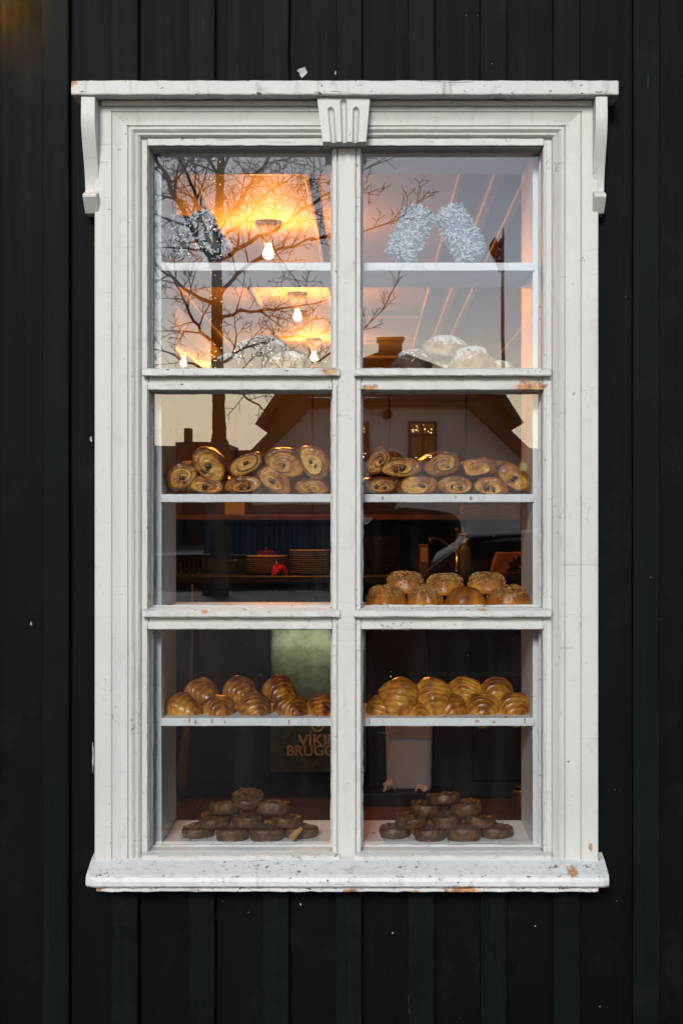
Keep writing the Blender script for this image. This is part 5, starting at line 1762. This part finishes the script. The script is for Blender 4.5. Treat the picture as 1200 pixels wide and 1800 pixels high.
limb([(386, 400, 5), (420, 370, 4), (455, 320, 3.5), (490, 270, 3), (530, 215, 1.2)], 0.9)
limb([(385, 460, 5), (425, 430, 4.5), (480, 400, 3.8), (530, 365, 2.8), (575, 330, 2.0), (625, 305, 1)], -0.5)
limb([(384, 520, 4.5), (430, 470, 4), (490, 440, 3.5), (545, 428, 2.2), (590, 420, 1.2)], 0.4)
BARE = [[(545, 428, 1.9), (640, 412, 1.3), (700, 392, 1.0), (738, 362, 0.6)], [(560, 640, 1.8), (640, 580, 1.2), (672, 548, 0.9), (695, 505, 0.5)], [(575, 330, 1.8), (640, 305, 1.2), (690, 285, 0.9), (715, 268, 0.5)]]
limb([(383, 540, 4.5), (340, 520, 3.6), (300, 485, 3), (255, 460, 2), (210, 420, 1)], 0.6)
limb([(382, 560, 4.2), (420, 545, 3.4), (470, 540, 2.8), (520, 530, 2.0), (570, 515, 0.8)], -0.9)
limb([(382, 610, 4), (345, 570, 3.5), (318, 520, 2.8), (290, 470, 2), (270, 420, 1)], -0.7)
limb([(384, 640, 3.6), (430, 615, 3), (485, 600, 2.4), (540, 598, 1.5), (580, 590, 0.7)], 0.8)
limb([(384, 680, 3), (425, 695, 2.2), (460, 715, 1.6), (490, 740, 0.8)], -0.6)
limb([(383, 660, 3.2), (340, 640, 2.6), (300, 625, 2), (250, 610, 1)], 0.3)
limb([(388, 330, 4), (370, 280, 3.2), (350, 220, 2.4), (340, 150, 1)], 0.7)
limb([(390, 300, 4), (415, 250, 3), (445, 190, 2), (470, 130, 0.8)], -0.6)
limb([(385, 420, 3.2), (430, 400, 2.4), (470, 352, 2), (520, 335, 1.4), (575, 345, 0.7)], 1.3)
limb([(384, 655, 3.0), (440, 660, 2.2), (510, 645, 1.4), (565, 635, 0.7)], -1.2)
for spec in BARE:
    ps = [T(a_, b_, 0.3) for a_, b_, c_ in spec]
    limbs.tube(ps, [max(0.007, c_ * kt) for a_, b_, c_ in spec], 6)
    for k in range(9):
        i_ = rng.randrange(len(ps) - 1)
        q_ = ps[i_].lerp(ps[i_ + 1], rng.random())
        branch(q_, (ps[i_ + 1] - ps[i_]).normalized() + Vector((rng.gauss(0, .5), rng.gauss(0, .3), rng.uniform(-0.2, 1.0))), rng.uniform(0.25, 0.6), 0.008, 4)
limbs.build('limb', M['bark'], tr, smooth=True)
cr = twigs.build('crown', M['twig'], tr)
tag(cr, kind='stuff')
# string of little lights wound up the trunk and into the twigs
fs = empty('string_lights', T(384, 700)); tag(fs, 'string of tiny warm lights wound round the mirrored tree', 'lights')
wire = []
for k in range(70):
    t_ = k / 69
    py = 660 - 400 * t_
    a = k * 0.9
    wire.append(T(383 + 12 * math.cos(a), py, 0.17 * math.sin(a)))
MB().tube(wire, 0.004, 4).build('wire', M['black_metal'], fs)
bulbs = [w_ for w_ in wire if w_.y > -TY + 0.02] + [T(rng.uniform(360, 580), 640 - abs(rng.gauss(0, 18)), rng.uniform(-.5, .5)) for _ in range(60)] + [T(rng.uniform(330, 410), rng.uniform(390, 460), 0.5) for _ in range(22)]
bm0 = None
for p in bulbs:
    if bm0 is None:
        bm0 = mesh('bulb', [(0, 0, .009), (0, 0, -.009), (.009, 0, 0), (-.009, 0, 0), (0, .009, 0), (0, -.009, 0)], [(0, 2, 4), (0, 4, 3), (0, 3, 5), (0, 5, 2), (1, 4, 2), (1, 3, 4), (1, 5, 3), (1, 2, 5)])
        bm0.materials.append(M['fairy'])
    o = obj('bulb', bm0, None, fs, world=False)
    o.location = p - fs.location

# parked car
def build_car():
    cy = -8.1
    hw = 0.88
    zg = -0.12
    car = empty('parked_car', (1.7, cy, zg)); tag(car, 'dark blue hatchback parked on the mirrored street', 'car')
    M['car_paint'] = plain('dark_blue_car_paint', (0.010, 0.018, 0.036), 0.7, 0.0, var=0.1, bump=0.0, spec=0.05)
    M['car_glass'] = plain('tinted_car_glass', (0.010, 0.02, 0.018), 0.6, 0.0, var=0.1, bump=0.0, spec=0.02)
    M['tyre'] = plain('tyre_rubber', (0.015, 0.015, 0.016), 0.8, var=0.2)
    M['alloy'] = plain('alloy_rim', (0.45, 0.46, 0.48), 0.3, 0.9, var=0.05)
    X0 = -0.70
    prof_lo = [(0.0, 0.42, 0.60), (0.10, 0.26, 0.72), (0.45, 0.20, 0.82), (1.0, 0.20, 0.92), (1.35, 0.20, 0.96), (2.2, 0.20, 0.97), (3.2, 0.20, 0.98), (3.8, 0.22, 1.0), (4.02, 0.30, 0.96), (4.08, 0.42, 0.80)]
    rings = []
    for (x, z0, z1) in prof_lo:
        wv = hw * (0.80 if x in (0.0, 4.08) else (0.93 if x in (0.10, 4.02) else 1.0))
        ring = []
        for (yy, zz) in ((-0.92, 0), (-1.0, 0.25), (-1.0, 0.62), (-0.95, 0.86), (-0.86, 0.97), (-0.5, 1.0), (0, 1.0), (0.5, 1.0), (0.86, 0.97), (0.95, 0.86), (1.0, 0.62), (1.0, 0.25), (0.92, 0), (0, 0)):
            ring.append((X0 + x, cy + yy * wv, zg + z0 + (z1 - z0) * zz))
        rings.append(np.array(ring))
    vv, ff = loft(rings)
    MB().add(vv, ff).build('body', M['car_paint'], car, smooth=True)
    cab = [(0.75, 0.93, 0.94), (1.08, 0.96, 1.24), (1.40, 0.965, 1.44), (2.1, 0.97, 1.485), (3.0, 0.97, 1.465), (3.6, 0.98, 1.36), (3.98, 0.97, 1.00)]
    rings = []
    for (x, z0, z1) in cab:
        f_ = (z1 - 0.95) / 0.5
        ring = []
        for (yy, zz) in ((-0.94, 0), (-0.94 + 0.10 * f_, 0.55), (-0.94 + 0.2 * f_, 0.92), (-0.65, 1.0), (0, 1.0), (0.65, 1.0), (0.94 - 0.2 * f_, 0.92), (0.94 - 0.10 * f_, 0.55), (0.94, 0)):
            ring.append((X0 + x, cy + yy * hw, zg + z0 + (z1 - z0) * zz))
        rings.append(np.array(ring))
    vv, ff = loft(rings)
    MB().add(vv, ff).build('cabin_glass', M['car_glass'], car, smooth=True)
    # roof skin and pillars
    top = []
    for (x, z0, z1) in cab[2:6]:
        f_ = (z1 - 0.95) / 0.5
        ring = [(X0 + x, cy + yy * hw, zg + zz) for yy, zz in ((-0.95 + 0.2 * f_, z1 - 0.045), (-0.66, z1 + 0.008), (0, z1 + 0.016), (0.66, z1 + 0.008), (0.95 - 0.2 * f_, z1 - 0.045), (0.66, z1 + 0.002), (-0.66, z1 + 0.002))]
        top.append(np.array(ring))
    vv, ff = loft(top)
    MB().add(vv, ff).build('roof_panel', M['car_paint'], car, smooth=True)
    for sgn in (-1, 1):
        for (xa, za, xb, zb) in ((0.78, 0.95, 1.40, 1.41), (2.35, 0.97, 2.32, 1.45), (3.9, 1.0, 3.58, 1.33)):
            fa, fb = (za - 0.95) / 0.5, (zb - 0.95) / 0.5
            MB().tube([(X0 + xa, cy + sgn * hw * (0.945 - 0.2 * fa), zg + za), (X0 + (xa + xb) / 2, cy + sgn * hw * (0.955 - 0.1 * (fa + fb)), zg + (za + zb) / 2), (X0 + xb, cy + sgn * hw * (0.945 - 0.2 * fb), zg + zb)], 0.03, 6).build('pillar', M['tyre'], car, smooth=True)
        MB().box(X0 + 0.9, X0 + 3.3, cy + sgn * (hw + 0.002), cy + sgn * (hw + 0.014), zg + 0.50, zg + 0.53).build('trim_strip', M['chrome'], car)
        for xx in (2.15, 3.05):
            MB().tube([(X0 + xx, cy + sgn * hw * 0.99, zg + 0.80), (X0 + xx + 0.04, cy + sgn * (hw + .03), zg + 0.80), (X0 + xx + 0.16, cy + sgn * (hw + .03), zg + 0.80), (X0 + xx + 0.2, cy + sgn * hw * 0.99, zg + 0.80)], 0.012, 6).build('door_handle', M['car_paint'], car)
        MB().lathe([(0.02, -0.08), (0.075, -0.05), (0.08, 0.03), (0.05, 0.07)], 10, (X0 + 1.35, cy + sgn * (hw + 0.08), zg + 1.0), 'x').build('mirror', M['car_paint'], car, smooth=True)
        MB().lathe([(0.05, -0.04), (0.11, 0.0), (0.12, 0.05)], 14, (X0 + 0.10, cy + sgn * 0.60, zg + 0.60), 'x').build('headlight', M['chrome'], car, smooth=True)
        MB().box(X0 + 4.0, X0 + 4.06, cy + sgn * 0.52, cy + sgn * 0.76, zg + 0.70, zg + 0.90).build('tail_light', M['red'], car, bevel=0.01)
        for xx in (0.78, 3.30):
            c = (X0 + xx, cy + sgn * (hw - 0.09), zg + 0.315)
            wh = MB().lathe([(0.21, -0.10), (0.29, -0.105), (0.313, -0.07), (0.313, 0.07), (0.29, 0.105), (0.21, 0.10)], 32, c, 'y').build('wheel', M['tyre'], car, smooth=True)
            MB().lathe([(0.20, -0.099), (0.212, -0.108), (0.212, 0.108), (0.20, 0.112), (0.19, 0.08)], 28, c, 'y').build('rim', M['alloy'], wh, smooth=True)
            for k in range(10):
                a = 2 * math.pi * k / 10
                y_ = c[1] + sgn * 0.116
                MB().tube([(c[0] + 0.03 * math.cos(a), y_, c[2] + 0.03 * math.sin(a)), (c[0] + 0.2 * math.cos(a), y_ - sgn * 0.006, c[2] + 0.2 * math.sin(a))], [0.014, 0.010], 5).build('spoke', M['alloy'], wh)
            MB().lathe([(0.045, -0.008), (0.045, 0.008)], 14, (c[0], c[1] + sgn * 0.12, c[2]), 'y').build('hub_cap', M['alloy'], wh)
build_car()

# the photographer, seen mirrored
def skin_chain(name, chains, mat, parent, sub=2, root=0):
    vv, ee, rr_ = [], [], []
    index = {}
    for ch_ in chains:
        prev = None
        for (p, r_) in ch_:
            key = tuple(round(c_, 4) for c_ in p)
            if key not in index:
                index[key] = len(vv); vv.append(p); rr_.append(r_)
            if prev is not None: ee.append((prev, index[key]))
            prev = index[key]
    me = D.meshes.new(name)
    me.from_pydata(vv, ee, [])
    o = obj(name, me, mat, parent)
    sk = o.modifiers.new('skin', 'SKIN')
    sk.use_smooth_shade = True
    for i, r_ in enumerate(rr_):
        a = r_ if isinstance(r_, tuple) else (r_, r_)
        me.skin_vertices[0].data[i].radius = a
        me.skin_vertices[0].data[i].use_root = i == root
    sb = o.modifiers.new('sub', 'SUBSURF'); sb.levels = sub; sb.render_levels = sub
    return o
def photographer():
    M['jacket'] = plain('black_jacket', (0.012, 0.012, 0.014), 0.8, var=0.2, scale=30)
    M['trousers'] = plain('dark_trousers', (0.016, 0.017, 0.022), 0.85, var=0.2, scale=30)
    M['skin'] = plain('skin', (0.42, 0.26, 0.19), 0.5, var=0.08, scale=30)
    M['hat'] = plain('dark_wool_hat', (0.015, 0.013, 0.013), 0.9, var=0.3, scale=60)
    x, y = 0.075, -3.42
    pr = empty('person', (x, y, 0)); tag(pr, 'person in dark jacket and hat raising a camera, mirrored right of the mullion', 'person')
    sz = 1.44
    hipz = 0.95
    pel = ((x, y, hipz), (0.16, 0.115))
    body = [
        [pel, ((x, y + 0.005, 1.10), (0.15, 0.11)), ((x, y + 0.01, 1.27), (0.175, 0.125)), ((x, y + 0.0, 1.39), (0.17, 0.105)), ((x, y + 0.01, 1.475), (0.075, 0.07)), ((x - 0.005, y + 0.035, 1.55), (0.055, 0.058))],
        [((x, y + 0.0, 1.39), (0.17, 0.105)), ((x + 0.19, y + 0.0, 1.42), 0.075), ((x + 0.265, y + 0.07, 1.44), 0.062), ((x + 0.27, y + 0.17, 1.475), 0.052), ((x + 0.15, y + 0.24, 1.50), 0.044), ((x + 0.03, y + 0.29, 1.515), 0.036)],
        [((x, y + 0.0, 1.39), (0.17, 0.105)), ((x - 0.19, y + 0.0, 1.40), 0.075), ((x - 0.215, y + 0.06, 1.27), 0.060), ((x - 0.19, y + 0.13, 1.18), 0.052), ((x - 0.15, y + 0.22, 1.33), 0.044), ((x - 0.115, y + 0.29, 1.465), 0.036)],
    ]
    # legs
    for s_ in (-1, 1):
        body.append([pel, ((x + s_ * 0.095, y, 0.86), 0.098), ((x + s_ * 0.105, y + 0.015, 0.66), 0.082), ((x + s_ * 0.11, y + 0.02, 0.49), 0.064), ((x + s_ * 0.115, y - 0.005, 0.28), 0.058), ((x + s_ * 0.118, y - 0.01, 0.10), 0.046)])
    skin_chain('body', body, M['jacket'], pr)
    for s_ in (-1, 1):
        xx = x + s_ * 0.12
        rings = []
        for (q, wq, hq) in ((-0.085, 0.032, 0.05), (-0.06, 0.042, 0.09), (0.0, 0.045, 0.10), (0.08, 0.05, 0.065), (0.14, 0.046, 0.05), (0.18, 0.03, 0.035)):
            th = np.linspace(0, 2 * np.pi, 14, endpoint=False)
            rings.append(np.stack([xx + wq * np.cos(th), np.full(14, y + q), 0.002 + hq * (0.5 + 0.5 * np.sin(th))], 1))
        vv, ff = loft(rings)
        MB().add(vv, ff).build('shoe', M['black_metal'], pr, smooth=True)
    # head: face towards the window (+y)
    hc = Vector((x + 0.005, y + 0.075, 1.655))
    th = np.linspace(0, 2 * np.pi, 32, endpoint=False)
    rings = []
    for k in range(21):
        t_ = k / 20
        a = -math.pi / 2 + math.pi * t_
        z = 0.118 * math.sin(a)
        q = max(0.03, math.cos(a)) ** 0.8
        wx = 0.074 * q * (1 - 0.22 * max(0, -math.sin(a)))
        wy = 0.095 * q
        X_ = wx * np.cos(th)
        Y_ = wy * np.sin(th)
        front = np.clip(np.sin(th), 0, 1) ** 6 * (np.abs(X_) < 0.05)
        nose = 0.020 * math.exp(-((z + 0.018) / 0.018) ** 2) * np.exp(-(X_ / 0.012) ** 2) * (np.sin(th) > 0)
        eye = -0.008 * math.exp(-((z - 0.012) / 0.013) ** 2) * (np.exp(-((X_ - 0.032) / 0.014) ** 2) + np.exp(-((X_ + 0.032) / 0.014) ** 2)) * (np.sin(th) > 0)
        lip = 0.005 * math.exp(-((z + 0.058) / 0.010) ** 2) * np.exp(-(X_ / 0.022) ** 2) * (np.sin(th) > 0)
        rings.append(np.stack([hc.x + X_, hc.y + Y_ + nose + eye + lip, np.full(32, hc.z + z)], 1))
    vv, ff = loft(rings)
    hd = MB().add(vv, ff).build('head', M['skin'], pr, smooth=True)
    for s_ in (-1, 1):
        MB().lathe([(0.006, -0.004), (0.016, 0.0), (0.014, 0.008), (0.004, 0.010)], 12, hc + Vector((s_ * 0.076, -0.005, 0.0)), 'x').build('ear', M['skin'], hd, smooth=True)
        MB().lathe([(0.002, 0.004), (0.009, 0.008), (0.009, 0.010), (0.003, 0.013)], 10, hc + Vector((s_ * 0.031, 0.072, 0.012)), 'y').build('eye', M['china'], hd, smooth=True)
    # knitted hat
    rings = []
    for k in range(11):
        t_ = k / 10
        z = 0.028 + 0.105 * t_
        q = math.sqrt(max(0.001, 1 - (t_ * 0.985) ** 2.6))
        rings.append(np.stack([hc.x + 0.086 * q * np.cos(th), hc.y - 0.008 + 0.104 * q * np.sin(th), np.full(32, hc.z + z)], 1))
    rings.insert(0, np.stack([hc.x + 0.088 * np.cos(th), hc.y - 0.012 + 0.100 * np.sin(th), np.full(32, hc.z + 0.005)], 1))
    vv, ff = loft(rings)
    MB().add(vv, ff).build('hat', M['hat'], pr, smooth=True)
    # hands with five fingers closed on the camera
    for s_ in (-1, 1):
        w0 = Vector((x + 0.03, y + 0.29, 1.515)) if s_ > 0 else Vector((x - 0.115, y + 0.29, 1.465))
        cx = x + (0.0 if s_ > 0 else -0.0)
        gx = -0.005 + s_ * 0.068
        pal = Vector((gx + s_ * 0.012, y + 0.335, 1.525 if s_ > 0 else 1.50))
        chains = [[(tuple(w0), 0.024), (tuple((w0 + pal) / 2), (0.030, 0.018)), (tuple(pal), (0.032, 0.016))]]
        for k in range(4):
            l_ = (0.9, 1.0, 0.95, 0.78)[k]
            b = pal + Vector((-s_ * 0.004, 0.018, 0.027 - 0.018 * k))
            chains.append([(tuple(pal), (0.032, 0.016)), (tuple(b), 0.0085), (tuple(b + Vector((-s_ * 0.012, 0.030 * l_, 0.001))), 0.0085), (tuple(b + Vector((-s_ * 0.034 * l_, 0.038, 0.0))), 0.008), (tuple(b + Vector((-s_ * 0.05 * l_, 0.030, -0.001))), 0.007)])
        chains.append([(tuple(pal), (0.032, 0.016)), (tuple(pal + Vector((-s_ * 0.015, -0.012, -0.022))), 0.011), (tuple(pal + Vector((-s_ * 0.035, -0.006, -0.028))), 0.010), (tuple(pal + Vector((-s_ * 0.05, 0.0, -0.026))), 0.008)])
        skin_chain('darkened_hand', chains, M['hat'], pr, 1)  # hands coloured dark so they do not show pale in the mirror image
    # the camera they hold
    cm = empty('hand_camera', (0, y + 0.36, 1.52)); tag(cm, 'black camera held before the face of the mirrored person', 'camera')
    MB().box(-0.066, 0.058, y + 0.325, y + 0.362, 1.505, 1.585).build('camera_body', M['black_metal'], cm, bevel=0.006)
    MB().box(-0.028, 0.020, y + 0.328, y + 0.358, 1.586, 1.606).build('viewfinder', M['black_metal'], cm, bevel=0.005)
    MB().lathe([(0.034, y + 0.363), (0.034, y + 0.385), (0.030, y + 0.388), (0.030, y + 0.398), (0.024, y + 0.398)], 24, (0, 0, 1.548), 'y').build('lens', M['black_metal'], cm, smooth=True)
photographer()
